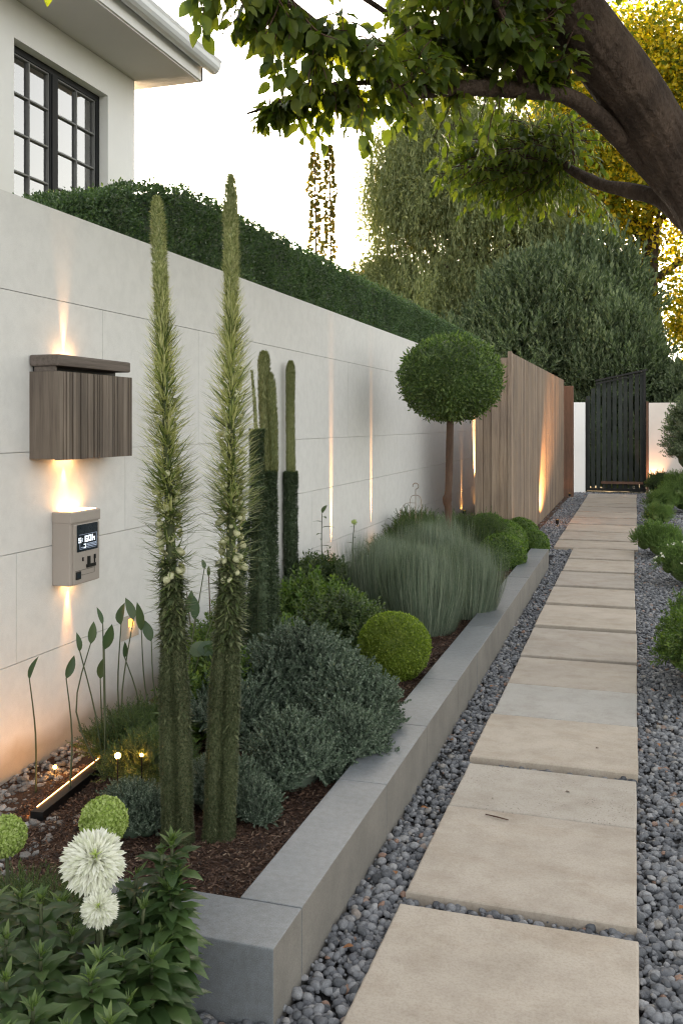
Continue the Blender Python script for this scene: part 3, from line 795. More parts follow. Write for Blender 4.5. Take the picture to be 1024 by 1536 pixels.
g.build('front_slats', M['boxwood_wood'], B_)
bevbox('lid', M['lid'], (-2.498, mx + .006, my0 - .004, my1 - .035, 1.748, 1.798), B_, .008)
Geo().box(-2.497, mx - .07, my0 + .02, my1 - .05, 1.7255, 1.7475).build('letter_slot', M['metal_black'], B_)
Geo().box(-2.48, mx - .020, my0 + .006, my0 + .016, 1.7265, 1.7465).build('slot_trim', M['lid'], B_)
Geo().box(-2.485, -2.455, 3.60, 3.74, 1.7985, 1.803).build('up_lens', M['warm_soft'], B_)
Geo().box(-2.485, -2.44, 3.60, 3.74, 1.3385, 1.3445).build('down_lens', M['warm_soft'], B_)

I_ = thing('wall_intercom', 'beige wall intercom with lit screen below the wooden mailbox', 'intercom', (-2.46, 3.7, .77))
iy0, iy1, iz0, iz1, ix = 3.58, 3.815, .768, 1.095, -2.405
bevbox('housing', M['panel'], (-2.5, ix, iy0, iy1, iz0, iz1), I_, .008, 3)
bevbox('front_plate', M['panel'], (ix - .002, ix + .006, iy0 + .022, iy1 - .004, iz0 + .004, iz1 - .052), I_, .003)
bevbox('top_cap', M['panel'], (-2.498, ix + .008, iy0 - .003, iy1 + .003, iz1 - .046, iz1 + .006), I_, .006)
Geo().box(-2.49, ix - .008, iy0 + .035, iy1 - .012, iz1 + .0062, iz1 + .0095).build('top_lens', M['warm_soft'], I_)
Geo().box(-2.488, -2.45, 3.655, 3.74, iz0 - .004, iz0 + .001).build('down_lens', M['warm_soft'], I_)
sx = ix + .0065
sy0, sy1, sz0, sz1 = 3.625, 3.792, .917, 1.040
scr = Geo().box(ix + .002, sx + .002, sy0, sy1, sz0, sz1).build('screen', M['screen'], I_)
def rects(name, rs, mat, x, parent, dep=.0008):
    g = Geo()
    for y0, y1, z0, z1 in rs: g.box(x, x + dep, y0, y1, z0, z1)
    return g.build(name, mat, parent)
# large characters "S", arrow, "60h" and the small line of marks below, as on the screen
def glyph(ch, y, z, w, h, t):
    S_ = {'6': ['t', 'l', 'm', 'b', 'rb'], '0': ['t', 'l', 'b', 'r'], 'S': ['t', 'lt', 'm', 'rb', 'b'], 'h': ['l', 'm', 'rb'], 'J': ['r', 'b', 't'], '>': []}[ch]
    R = {'t': (y, y + w, z + h - t, z + h), 'b': (y, y + w, z, z + t), 'm': (y, y + w, z + h / 2 - t / 2, z + h / 2 + t / 2),
         'l': (y, y + t, z, z + h), 'r': (y + w - t, y + w, z, z + h), 'lt': (y, y + t, z + h / 2, z + h), 'rb': (y + w - t, y + w, z, z + h / 2)}
    return [R[s] for s in S_]
x_ = sx + .0022
rs = glyph('S', 3.634, .957, .022, .024, .006) + glyph('6', 3.684, .957, .025, .029, .0065) + glyph('0', 3.713, .958, .024, .029, .0065) + glyph('h', 3.742, .958, .024, .030, .007) + glyph('J', 3.676, .931, .017, .019, .0045)
g = Geo()
for i, (y0, y1, z0, z1) in enumerate(rs): g.box(x_, x_ + .0006 + i * .00002, y0, y1, z0, z1)
for k in (-1, 1): g.faces([(x_, 3.660, .969), (x_, 3.663, .969), (x_, 3.670, .969 + k * .008), (x_, 3.667, .969 + k * .008), (x_ + .0006, 3.660, .969), (x_ + .0006, 3.663, .969), (x_ + .0006, 3.670, .969 + k * .008), (x_ + .0006, 3.667, .969 + k * .008)], [(0, 1, 2, 3), (7, 6, 5, 4)])
g.build('lettering', M['text'], scr)
q = np.random.default_rng(3); rs = []
for row in (.934, .941, .947):
    y = 3.654 if row < .94 else 3.70
    while y < 3.772:
        w = q.uniform(.002, .008); 
        if not 3.673 < y < 3.696: rs.append((y, y + w, row, row + .003))
        y += w + .003
rs += [(3.645, 3.775, .928, .9288), (3.645, 3.6458, .928, .952), (3.64, 3.78, .993, .9938), (3.779, 3.7798, .93, .995)]
rects('small_lettering', rs, M['text_dim'], x_, scr)
rects('slots', [(3.668, 3.671, .872, .889), (3.671, 3.675, .886, .889), (3.709, 3.727, .853, .889), (3.762, 3.771, .872, .892), (3.700, 3.772, .838, .853), (3.764, 3.766, .854, .872)], M['metal_black'], ix + .0062, I_, .006)
rects('seam', [(3.612, 3.770, .8315, .8330), (3.663, 3.668, .808, .812), (3.663, 3.765, .8085, .8095), (3.765, 3.7665, .81, .833)], M['metal_black'], ix + .0063, I_)
bt = bevbox('button', M['metal_black'], (ix + .004, ix + .010, 3.616, 3.655, .793, .829), I_, .002)
rects('button_window', [(3.622, 3.648, .800, .822)], M['screen'], ix + .0102, bt)

# recessed wall light
R_ = thing('recessed_light', 'small recessed orange light in the white wall low beside the paddle leaved stems', 'wall light', (-2.49, 4.26, .44))
Geo().box(-2.4995, -2.4955, 4.17, 4.34, .385, .505).build('cover_plate', M['plaster'], R_)
Geo().box(-2.4955, -2.4935, 4.235, 4.285, .445, .485).build('lens', M['warm_dim'], R_)

# linear ground light: a black bar with a glowing edge on its wall side
L_ = thing('bar_light', 'black bar light lying on the soil, glowing along its wall side', 'garden light', (-2.12, 3.15, .0))
def obox(a, b, w, z0, z1, off=0.):
    a = np.array(a, float); b = np.array(b, float); d = (b - a) / np.linalg.norm(b - a); n = np.array([-d[1], d[0]])
    V = []
    for z in (z0, z1):
        for p in (a, b):
            for s in (-1, 1):
                c = p + n * (off + s * w / 2); V.append((c[0], c[1], z))
    return V, [(0, 1, 3, 2), (4, 6, 7, 5), (0, 4, 5, 1), (2, 3, 7, 6), (0, 2, 6, 4), (1, 5, 7, 3)]
g = Geo(); g.faces(*obox((-2.09, 2.90), (-2.15, 3.48), .05, .0, .075)); g.build('housing', M['metal_black'], L_)
g = Geo(); g.faces(*obox((-2.093, 2.94), (-2.15, 3.45), .003, .0755, .0768, .022)).faces(*obox((-2.093, 2.92), (-2.15, 3.47), .004, .025, .06, .028)); g.build('led_strip', M['led'], L_)

# ------------------------------------------------------------------ spike plants
def bristles(g, pts, rad, n, L, W, out=1., up=.35, jit=.45, T=None, lv=.3):
    """short leaves all round a tube path"""
    pts = np.asarray(pts); m = len(pts); t = rng.random(n) * (m - 1); i = np.minimum(t.astype(int), m - 2); f = (t - i)[:, None]
    c = pts[i] * (1 - f) + pts[i + 1] * f
    r = np.interp(t, np.arange(m), np.broadcast_to(rad, (m,)))
    a = rng.uniform(0, 2 * PI, n); d = np.stack([np.cos(a), np.sin(a), 0 * a], 1)
    P = c + d * (r * rng.uniform(.85, 1.05, n))[:, None]
    ld = d * out + np.array([0, 0, up]) + rng.normal(0, jit, P.shape)
    g.inst(T or bladeT(1, W / L, .25, 2), P, basis(ld, np.array([0, 0, 1.])), L * rng.uniform(1 - lv, 1 + lv, n))

def giant_spike(name, label, stem, cols, r0, seed, leafmax, ztop):
    q = np.random.default_rng(seed)
    st = smooth_path(stem, 40)
    root = thing(name, label, 'spike plant', tuple(st[0]), 'tall flowering spikes in the raised bed')
    zz = st[:, 2]
    Geo().tube(st, np.interp(zz, [.1, .7, 1.1, 1.8, ztop - .05, ztop], [.012, .012, .016, .010, .008, .003]), 10).build('stem', M['l_fuzz'], root, smooth=True)
    # lower furry columns
    g = Geo()
    for dx, dy, ra, top in cols:
        pth = st[zz < top] + np.array([dx, dy, 0]) * np.clip((top - st[zz < top][:, 2]) / .5, .35, 1)[:, None]
        rr = ra * (1 + .08 * np.sin(pth[:, 2] * 23))
        g.tube(pth, rr * .85, 10)
        bristles(g, pth, rr, int(19000 * (top - .1)), .010, .0032, 1., .25, .5)
        bristles(g, pth[pth[:, 2] > .45], .022, 230, .024, .008, 1., .15, .35); bristles(g, pth[pth[:, 2] > .72], .022, 300, .040, .011, 1., .1, .35)
    g.build('lower_leaves', M['l_fuzz'], root)
    # long pointed leaves; length profile along height
    def place(n, z0, z1, mat, nm, Lf, upf, w):
        z = q.uniform(z0, z1, n); c = np.stack([np.interp(z, zz, st[:, k]) for k in range(3)], 1)
        a = np.arange(n) * 2.39996 + q.uniform(0, .5, n); d = np.stack([np.cos(a), np.sin(a), 0 * a], 1)
        P = c + d * np.interp(z, [.8, 1.1, 1.9], [.035, .022, .012])[:, None]
        u = upf(z); ld = d + np.array([0, 0, 1.]) * u[:, None] + q.normal(0, .22, P.shape)
        L = Lf(z) * q.uniform(.6, 1.15, n)
        g = Geo(); g.inst(bladeT(1, w, -.22, 5), P, basis(ld, np.array([0, 0, 1.])), np.stack([np.maximum(L, .03), L, L], 1))
        return g.build(nm, M[mat], root)
    zt = ztop
    Lf = lambda z: np.interp(z, [.68, .82, .95, 1.1, 1.35, 1.6, 1.85, zt - .22, zt], [.020, .040, .072, leafmax, leafmax, leafmax * .86, leafmax * .55, .030, .022])
    upf = lambda z: np.interp(z, [.7, 1.0, 1.3, 1.6, 1.9, zt], [-.25, -.08, .05, .25, .75, 1.5])
    place(640, .74, 1.34, 'l_spikelow', 'leaves', Lf, upf, .095)
    place(520, 1.2, 1.85, 'l_spikelow', 'inner_leaves', Lf, upf, .065)
    place(2100, 1.18, zt - .2, 'l_spike', 'upper_leaves', Lf, upf, .062)
    n = 900; z = q.uniform(1.0, zt - .05, n); c = np.stack([np.interp(z, zz, st[:, k]) for k in range(3)], 1); a = q.uniform(0, 2 * PI, n); d = np.stack([np.cos(a), np.sin(a), 0 * a], 1)
    g = Geo(); g.inst(leafT(1, .5, .4, .2, 3), c + d * np.interp(z, [1., 1.4, zt - .3, zt], [.03, .028, .014, .008])[:, None], basis(d + [0, 0, .5] + q.normal(0, .3, (n, 3))), np.interp(z, [1., 1.6, zt], [.016, .016, .010]) * q.uniform(.7, 1.3, n)); g.build('florets', M['l_floret'], root)
    g = Geo()
    top = smooth_path(np.stack([[np.interp(z, zz, st[:, k]) for k in range(3)] for z in np.linspace(zt - .62, zt, 12)]), 40)
    rt = np.interp(top[:, 2], [zt - .62, zt - .3, zt - .09, zt - .025, zt], [.010, .021, .021, .014, .003])
    g.tube(top, rt * .8, 8); bristles(g, top, rt, 5200, .014, .0045, .7, .9, .4)
    g.build('plume', M['l_plume'], root)
    n = 46; z = np.concatenate([q.uniform(.97, 1.28, 32), q.uniform(1.28, 1.62, 14)]); c = np.stack([np.interp(z, zz, st[:, k]) for k in range(3)], 1)
    a = np.arange(n) * 2.4 + q.uniform(0, .8, n); d = np.stack([np.cos(a), np.sin(a), 0 * a], 1)
    P = c + d * q.uniform(.028, .044, n)[:, None]
    B = basis(d + np.array([0, 0, -.6]) + q.normal(0, .3, (n, 3)))
    V, L, S = ICO2
    for k in range(n):
        T = (V * (1 + .14 * wob(V * 2.5 + k, 1))[:, None] * [.75, 1.1, .75], L, S)
        g = Geo(); g.inst(T, P[k:k + 1], B[k:k + 1], np.interp(z[k], [1., 1.3, 1.6], [.0150, .0125, .008]) * q.uniform(.75, 1.2)); g.build('flower', M['l_bloom'], root, smooth=True)
    return root
giant_spike('giant_flower_spike', 'left of the two tallest green flower spikes, slightly shorter, leaning left beside the mailbox',
    [(-1.455, 2.789, .10), (-1.467, 2.787, .574), (-1.478, 2.784, 1.021), (-1.493, 2.779, 1.467), (-1.51, 2.774, 1.913), (-1.525, 2.769, 2.255)],
    [(-.024, -.005, .026, 1.06), (.027, .0, .024, 1.02), (.004, .036, .022, .9)], .028, 4, .098, 2.255)
giant_spike('giant_flower_spike', 'right of the two tallest green flower spikes, the highest plant in the bed, upright',
    [(-1.335, 2.853, .10), (-1.316, 2.857, .568), (-1.297, 2.862, 1.017), (-1.295, 2.863, 1.466), (-1.295, 2.863, 1.915), (-1.297, 2.862, 2.335)],
    [(-.022, -.01, .027, 1.08), (.026, .0, .024, 1.04)], .028, 9, .102, 2.335)

def column(name, label, segs, lightseg=None, tip=None):
    root = thing(name, label, 'column plant', tuple(segs[0][0][0]), 'slender columns behind the tall spikes')
    g = Geo()
    for pts, r in segs:
        p = smooth_path(pts, 26); rr = r * (1 + .05 * np.sin(p[:, 2] * 31)) * np.ones(len(p))
        g.tube(p, rr * .85, 9)
        L = np.linalg.norm(p[-1] - p[0]); bristles(g, p, rr, int(9500 * L * r / .035), .017, .009, 1., .3, .5, quadT(1, .55, .2))
    g.build('dark_column', M['l_fuzzdark'] if 'l_fuzzdark' in M else M['l_fuzz'], root)
    if lightseg:
        g = Geo()
        for pts, r in lightseg:
            p = smooth_path(pts, 26); t = np.linspace(0, 1, 26)
            rr = r * np.interp(t, [0, .05, .6, .85, .95, 1], [.75, 1, .95, 1.0, .7, .2])
            g.tube(p, rr * .88, 10); L = np.linalg.norm(p[-1] - p[0]); bristles(g, p, rr, int(9000 * L * r / .035), .016, .003, .55, 1.3, .25)
        g.build('pale_top', M['l_fuzzlight'], root)
    if tip:
        g = Geo(); p = smooth_path(tip, 14); g.tube(p, np.linspace(.010, .004, 14), 6); bristles(g, p, np.linspace(.010, .004, 14), 700, .012, .004, .6, 1.)
        g.build('thin_tip', M['l_fuzzlight'], root)
    return root
M['l_fuzzdark'] = leafmat('column_leaf_dark', [(.040, .064, .038), (.07, .102, .056), (.13, .17, .10)], .2, .5)
column('column_plant', 'dark green leafy column with a thin pale stick rising from its top', [([(-1.875, 4.392, .06), (-1.851, 4.397, .936), (-1.847, 4.398, 1.466)], .030), ([(-1.94, 4.36, .06), (-1.93, 4.36, .5), (-1.90, 4.37, 1.0)], .022)], None, [(-1.850, 4.396, 1.44), (-1.858, 4.394, 1.6), (-1.872, 4.39, 1.77)])
column('column_plant', 'stubby dark leafy column squeezed between two taller ones', [([(-1.786, 4.33, .06), (-1.792, 4.33, .942), (-1.805, 4.33, 1.17)], .030)])
column('column_plant', 'leafy column with a broad pale green two lobed top', [([(-1.796, 4.519, .06), (-1.816, 4.512, .8), (-1.822, 4.509, 1.25)], .033)],
       [([(-1.832, 4.509, 1.24), (-1.850, 4.507, 1.6), (-1.852, 4.506, 1.875)], .031), ([(-1.805, 4.515, 1.24), (-1.806, 4.512, 1.5), (-1.822, 4.51, 1.76)], .027)])
column('column_plant', 'single leafy column with a slim pale top standing close to the white wall', [([(-2.42, 6.466, .02), (-2.44, 6.461, .6), (-2.44, 6.461, 1.14)], .046)],
       [([(-2.44, 6.461, 1.13), (-2.445, 6.461, 1.6), (-2.442, 6.461, 1.96)], .034)])

# ------------------------------------------------------------------ clipped balls and the standard tree
BOXL = leafT(1, .6, .3, .15, 2)
def boxball(label, c, r, n, leaf, mat='l_box', group='clipped box mounds by the fence', amp=.03):
    g = Geo(); ball(g, c, r, n, leaf, BOXL, .10, amp, 3., .3, .75, zmin=.02)
    o = g.build('box_ball', M[mat], origin=(c[0], c[1], c[2] - (r[2] if np.ndim(r) else r))); return tag(o, label, 'shrub', group)
boxball('bright lime green clipped ball shrub beside the grey kerb', (-1.255, 4.93, .275), (.195, .195, .185), 15000, .0145, 'l_boxlime', None)
boxball('clipped mound in front of the others at the kerb end, touching the blue grass', (-1.215, 8.95, .235), (.225, .25, .20), 6500, .022)
boxball('largest clipped mound, oval, in the middle of the group by the fence', (-1.36, 9.8, .26), (.29, .32, .22), 8000, .022)
boxball('clipped round mound at the far end of the kerb, closest to the path', (-1.06, 10.25, .17), (.17, .2, .17), 4500, .022)
boxball('clipped mound at the foot of the fence corner, rear left of the group', (-1.60, 10.55, .26), (.25, .22, .21), 4500, .024)
boxball('small clipped mound peeping out behind the largest one by the fence', (-1.24, 10.65, .22), (.21, .16, .20), 4500, .024)

t = thing('standard_topiary', 'standard tree with a clipped ball crown on a bare brown stem', 'tree', (-1.714, 8.75, .05))
g = Geo(); p = smooth_path([(-1.72, 8.75, .04), (-1.712, 8.753, .4), (-1.70, 8.76, .66), (-1.712, 8.755, .76), (-1.70, 8.757, .85), (-1.69, 8.76, 1.2), (-1.68, 8.76, 1.75)], 40)
g.tube(p, np.interp(p[:, 2], [0, .3, .72, .78, .84, 1.6], [.044, .037, .036, .046, .036, .033]), 12, .06).build('trunk', M['stem_brown'], t, smooth=True)
g = Geo(); ball(g, (-1.675, 8.762, 1.93), (.475, .475, .405), 15000, .033, leafT(1, .5, .3, .2, 2), .12, .05, 4., .25, .75)
ball(g, (-1.675, 8.762, 1.93), (.50, .50, .425), 900, .05, leafT(1, .4, .3, .2, 2), .06, .05, 4., .35, .7, core=False)
g.build('crown', M['l_topiary'], t)

# ------------------------------------------------------------------ shrubs in the bed
SP1 = sprigT(20, 1, .24, .155, .95, .1, None, .35, 1)
SP2 = sprigT(12, 1, .34, .20, .95, .1, leafT(1, .5, .3, .2, 2), .4, 2)
SP3 = sprigT(22, 1, .22, .05, .9, .05, None, .6, 3)
def bushthing(name, label, cat, c, r, nl, lr, n, size, mat, T=SP1, group=None, up=.8, seed=0, zmin=.02, depth=.65, core=.66, jit=.8):
    g = Geo(); shrub(g, c, r, nl, lr, n, T, size, up, jit, seed, depth, core, zmin)
    o = g.build(name, M[mat], origin=(c[0], c[1], .05)); return tag(o, label, cat, group)
SG = 'silvery grey green low shrubs'
bushthing('silver_shrub', 'large silvery grey shrub in the middle of the bed, behind the spikes', 'shrub', (-1.50, 4.15, .20), (.28, .33, .24), 15, .13, 3600, .085, 'l_silver', SP1, SG, seed=1)
bushthing('silver_shrub', 'silvery shrub spilling over the kerb next to the bright green ball', 'shrub', (-1.22, 3.93, .16), (.19, .25, .18), 13, .10, 2600, .078, 'l_silver', SP1, SG, seed=2)
bushthing('silver_shrub', 'silvery shrub just right of the highest spike, in the front of the bed', 'shrub', (-1.27, 3.42, .14), (.17, .23, .16), 12, .075, 2200, .066, 'l_silver', SP1, SG, seed=3)
bushthing('silver_shrub', 'silvery shrub spilling onto the kerb nearest the corner block', 'shrub', (-1.13, 3.66, .15), (.13, .19, .14), 11, .062, 1700, .062, 'l_silver', SP1, SG, seed=4)
bushthing('silver_shrub', 'low silvery clump at the foot of the highest spike', 'shrub', (-1.28, 3.03, .13), (.09, .10, .08), 6, .045, 1000, .04, 'l_silver', SP1, SG, seed=5)
bushthing('silver_shrub', 'low bluish clump between the two tallest spikes', 'shrub', (-1.46, 3.10, .13), (.12, .13, .12), 7, .06, 1500, .045, 'l_silver', SP1, SG, seed=6)
bushthing('silver_shrub', 'low silvery clump left of the tallest spikes near the green pompon', 'shrub', (-1.66, 2.86, .11), (.15, .13, .09), 8, .06, 1700, .042, 'l_silver', SP1, SG, seed=7)
bushthing('silver_shrub', 'silvery shrub at the foot of the slender columns', 'shrub', (-1.70, 3.75, .16), (.18, .2, .16), 8, .09, 1800, .06, 'l_silver', SP1, SG, seed=8)
LG = 'low leafy green plants along the wall'
bushthing('leafy_plant', 'feathery dark green plant at the foot of the paddle leaved stems', 'plant', (-2.02, 3.50, .10), (.22, .25, .14), 8, .09, 1500, .075, 'l_mid', SP3, LG, seed=11)
bushthing('leafy_plant', 'narrow leaved dark plant left of the tallest spikes', 'plant', (-1.80, 3.22, .12), (.18, .18, .14), 8, .08, 1300, .07, 'l_mid', SP3, LG, seed=12)
bushthing('leafy_plant', 'lush green plant seen between the two tallest spikes', 'plant', (-1.86, 3.95, .17), (.22, .25, .17), 8, .10, 1000, .10, 'l_bright', SP2, LG, seed=13)
bushthing('leafy_plant', 'lush green plant near the wall behind the slender columns', 'plant', (-2.05, 4.75, .17), (.28, .35, .18), 8, .12, 1000, .11, 'l_bright', SP2, LG, seed=14)
bushthing('leafy_plant', 'broad green plant to the right of the single slim column', 'plant', (-2.0, 5.65, .17), (.34, .42, .20), 9, .14, 1100, .13, 'l_bright', SP2, LG, seed=15)
bushthing('leafy_plant', 'green plant between the broad leaved clump and the lime green ball', 'plant', (-1.66, 5.25, .20), (.22, .28, .22), 8, .12, 900, .10, 'l_mid', SP2, LG, seed=16)
bushthing('leafy_plant', 'narrow leaved plant around the brightest wall uplight', 'plant', (-2.2, 6.5, .2), (.22, .4, .26), 8, .12, 900, .11, 'l_mid', SP2, LG, seed=17)
bushthing('rosemary_bush', 'dark upright bush left of the standard tree stem', 'shrub', (-2.0, 8.45, .20), (.30, .3, .34), 9, .14, 1500, .13, 'l_mid', SP3, 'dark upright bushes by the standard tree', up=1.6, seed=21)
bushthing('rosemary_bush', 'dark upright bush right of the standard tree stem', 'shrub', (-1.66, 9.5, .20), (.36, .3, .32), 9, .14, 1500, .13, 'l_mid', SP3, 'dark upright bushes by the standard tree', up=1.6, seed=22)
bushthing('rosemary_bush', 'dark upright bush close to the wall in the shade of the clipped crown', 'shrub', (-2.25, 9.6, .20), (.25, .5, .30), 9, .14, 1400, .13, 'l_mid', SP3, 'dark upright bushes by the standard tree', up=1.6, seed=23)

# broad leaves of the hosta kind among the green plants
HL = leafT(1, .55, .25, .45, 6, .4)
def hosta(label, c, r, n, L, seed, mat='l_bright'):
    q = np.random.default_rng(seed); a = q.uniform(0, 2 * PI, n); u = q.uniform(.25, 1.4, n)
    d = np.stack([np.cos(a), np.sin(a), u], 1)
    P = np.asarray(c) + d * np.array([r, r, r * .7]) * q.uniform(.2, .9, n)[:, None] * .8
    g = Geo(); g.inst(HL, P, basis(d, np.array([0, 0, 1.])), L * q.uniform(.6, 1.15, n))
    for k in range(0, n, 2): g.tube([c, (np.asarray(c) + P[k]) / 2 + [0, 0, .01], P[k]], .003, 4)
    return tag(g.build('hosta', M[mat], origin=c), label, 'plant', 'broad leaved clumps in the bed')
hosta('broad leaved green clump behind the slender columns', (-1.93, 5.15, .12), .26, 42, .15, 1)
hosta('broad leaved green clump at the foot of the brightest uplight', (-1.88, 5.75, .13), .24, 42, .15, 2)
hosta('broad leaved green clump glimpsed between the two tallest spikes', (-1.80, 3.66, .12), .17, 34, .11, 3)
hosta('broad leaved dark clump behind the lime green ball', (-1.50, 5.55, .12), .17, 26, .12, 4, 'l_mid')

# blue ornamental grass
def grass(label, c, R, H, n, seed):
    q = np.random.default_rng(seed); a = q.uniform(0, 2 * PI, n); rr = np.sqrt(q.random(n))
    b = np.stack([np.cos(a) * rr * R * .62, np.sin(a) * rr * R * .62, 0 * a], 1)
    lean = rr[:, None] * q.uniform(.05, .62, n)[:, None]
    d = np.stack([np.cos(a), np.sin(a), 0 * a], 1) * lean + np.array([0, 0, 1.]) + q.normal(0, .06, (n, 3))
    g = Geo(); g.inst(bladeT(1, .0052, .22, 5), np.asarray(c) + b, basis(d, np.stack([-np.cos(a), -np.sin(a), 0 * a + .3], 1) * -1.), H * q.uniform(.35, 1.15, n))
    blobcore(g, np.asarray(c) + [0, 0, H * .12], (R * .42, R * .42, H * .25), ICO2, .1)
    return tag(g.build('ornamental_grass', M['l_blue'], origin=c), label, 'grass', 'clumps of fine blue green grass')
grass('blue green grass clump on the left, nearest the bright uplight', (-1.72, 6.45, .09), .36, .58, 9500, 1)
grass('blue green grass clump in the middle, behind the lime green ball', (-1.36, 6.10, .11), .36, .55, 10000, 2)
grass('blue green grass clump on the right, falling over the kerb', (-1.16, 6.65, .12), .32, .50, 9500, 3)
grass('blue green grass clump at the back, below the standard tree', (-1.55, 7.25, .10), .38, .58, 9000, 4)
grass('small straw tipped grass tuft at the foot of the standard tree', (-1.62, 8.1, .10), .3, .58, 2500, 5)

# paddle leaved stems beside the wall
PD = leafT(1, .34, .35, .12, 6, .45)
root = thing('paddle_leaf_plant', 'tall thin stems with upright paddle shaped leaves against the white wall', 'plant', (-2.1, 3.55, .03))
gs, gl = Geo(), Geo()
import itertools
def stem(base, tip, L, ld=(0, 0, 1), W=.30, r=.0035):
    base = np.array(base, float); tip = np.array(tip, float) - [0, 0, .05]; mid = (base + tip) / 2 + rng.normal(0, .02, 3) * [1, 1, 0]
    p = smooth_path([base, mid, tip], 9); gs.tube(p, np.linspace(r * 1.3, r * .7, 9), 5)
    d = np.array(ld, float) + rng.normal(0, .12, 3)
    ca = rng.uniform(-.5, .5)
    d += rng.normal(0, .12, 3) * [1, 1, .3]; ca = rng.uniform(-1.2, 1.2)
    gl.inst(leafT(1, W * rng.uniform(1., 1.35), .4, rng.uniform(-.05, .35), 6, .45), tip[None] - [[0, 0, .005]], basis(d[None], np.array([[.8 + ca, -1., .15]])), L * .95)
"""positions: (x, y) of the foot, tip and leaf length"""
for b, t_, L, W in [((-2.10, 3.12, .03), (-2.235, 3.30, .50), .105, .28), ((-2.05, 3.30, .04), (-2.17, 3.38, .63), .10, .30), ((-2.05, 3.30, .04), (-2.21, 3.36, .60), .085, .30), ((-2.05, 3.3, .04), (-2.13, 3.42, .60), .12, .34), ((-2.05, 3.3, .04), (-2.15, 3.44, .70), .085, .25),
    ((-2.12, 3.55, .04), (-2.17, 3.62, .66), .11, .40), ((-2.12, 3.55, .04), (-2.12, 3.64, .68), .115, .30), ((-2.12, 3.42, .04), (-2.20, 3.5, .45), .10, .30), ((-2.1, 3.6, .04), (-2.14, 3.6, .52), .08, .3),
    ((-2.06, 3.74, .05), (-2.16, 3.78, .60), .15, .26), ((-2.03, 3.78, .05), (-2.12, 3.80, .55), .12, .34), ((-1.98, 3.72, .05), (-2.00, 3.78, .62), .10, .42), ((-1.98, 3.72, .05), (-1.96, 3.83, .68), .12, .40), ((-1.97, 3.74, .05), (-1.91, 3.82, .66), .115, .40),
    ((-1.99, 3.76, .05), (-1.90, 3.9, .88), .05, .4), ((-1.96, 3.76, .05), (-1.82, 3.88, .72), .07, .38), ((-1.99, 3.76, .05), (-2.06, 3.86, .76), .0501, .3), ((-1.97, 3.74, .05), (-1.80, 3.82, .60), .05, .4),
    ((-2.28, 3.16, .02), (-2.325, 3.18, .52), .105, .28)]:
    stem(b, t_, L, ((t_[0] - b[0]) * .6, (t_[1] - b[1]) * .3, .9), W)
for k in range(4):   # broad hanging leaves of the rear clump
    gl.inst(leafT(1, .55, .25, .3, 6, .4), np.array([[-1.93 + .04 * k, 3.8, .46 + .015 * k]]), basis(np.array([[.7 - .3 * k, .1, .25 - .2 * k]]), np.array([[.3, -1., .6]])), .13)
gs.build('stems', M['stem_green'], root, smooth=True); gl.build('leaves', M['l_paddle'], root, smooth=True)
# thin budded stems by the wall
root = thing('budded_stem_plant', 'bare thin stems with small buds in front of the wall between the tallest spikes', 'plant', (-2.3, 4.9, .02))
g = Geo()
for b, t_ in [((-2.32, 4.85, .02), (-2.36, 4.9, .62)), ((-2.30, 4.95, .02), (-2.33, 4.98, .60)), ((-2.36, 4.75, .02), (-2.40, 4.70, .55)), ((-2.38, 4.7, .02), (-2.42, 4.6, .34))]:
    g.tube(smooth_path([b, (np.array(b) + t_) / 2 + rng.normal(0, .012, 3), t_], 9), np.linspace(.006, .003, 9), 5)
g.build('stems', M['stem_brown'], root, smooth=True)
for p_ in [(-2.36, 4.9, .62), (-2.33, 4.98, .60)]: Geo().add(ICO2[0] * [.011, .011, .028] + np.array(p_) + [0, 0, .02], ICO2[1], ICO2[2]).build('bud', M['l_mid'], root, smooth=True)

def leafy_stalk(label, base, top, n, L, W, mat, seed, bud=None, curl=.35):
    q = np.random.default_rng(seed); base, top = np.array(base, float), np.array(top, float)
    root = thing('leafy_stalk', label, 'plant', tuple(base), 'single stalks near the wall uplights')
    p = smooth_path([base, base * .66 + top * .34 + q.normal(0, .008, 3), base * .33 + top * .67 + q.normal(0, .008, 3), top], 16)
    Geo().tube(p, np.linspace(.006, .003, 16), 6).build('stem', M['stem_green'], root, smooth=True)
    t = np.linspace(.12, 1, n); P = np.stack([np.interp(t, np.linspace(0, 1, 16), p[:, k]) for k in range(3)], 1)
    a = np.arange(n) * 2.4 + q.uniform(0, 1); d = np.stack([np.cos(a), np.sin(a), .35 + .8 * (t > .95)], 1)
    g = Geo(); g.inst(leafT(1, W, .3, curl, 4), P, basis(d, np.array([0, 0, 1.])), L * q.uniform(.6, 1.1, n)); g.build('leaves', M[mat], root)
    if bud:
        g = Geo(); ball(g, top + [0, 0, .01], .018, 60, .014, quadT(1, .5), .1); g.build('flower', M[bud], root)
leafy_stalk('slim stalk with drooping leaves just left of the brightest wall uplight', (-2.28, 6.75, .02), (-2.31, 6.8, .80), 17, .11, .30, 'l_mid', 1)
leafy_stalk('slim brown stalk with a small yellow flower right of the brightest uplight', (-2.12, 7.05, .05), (-2.14, 7.1, .70), 14, .06, .28, 'l_mid', 2, 'l_pom')
leafy_stalk('feathery upright shoot between the brightest uplight and the blue grass', (-1.95, 6.2, .1), (-1.96, 6.2, .50), 60, .05, .2, 'l_mid', 3)

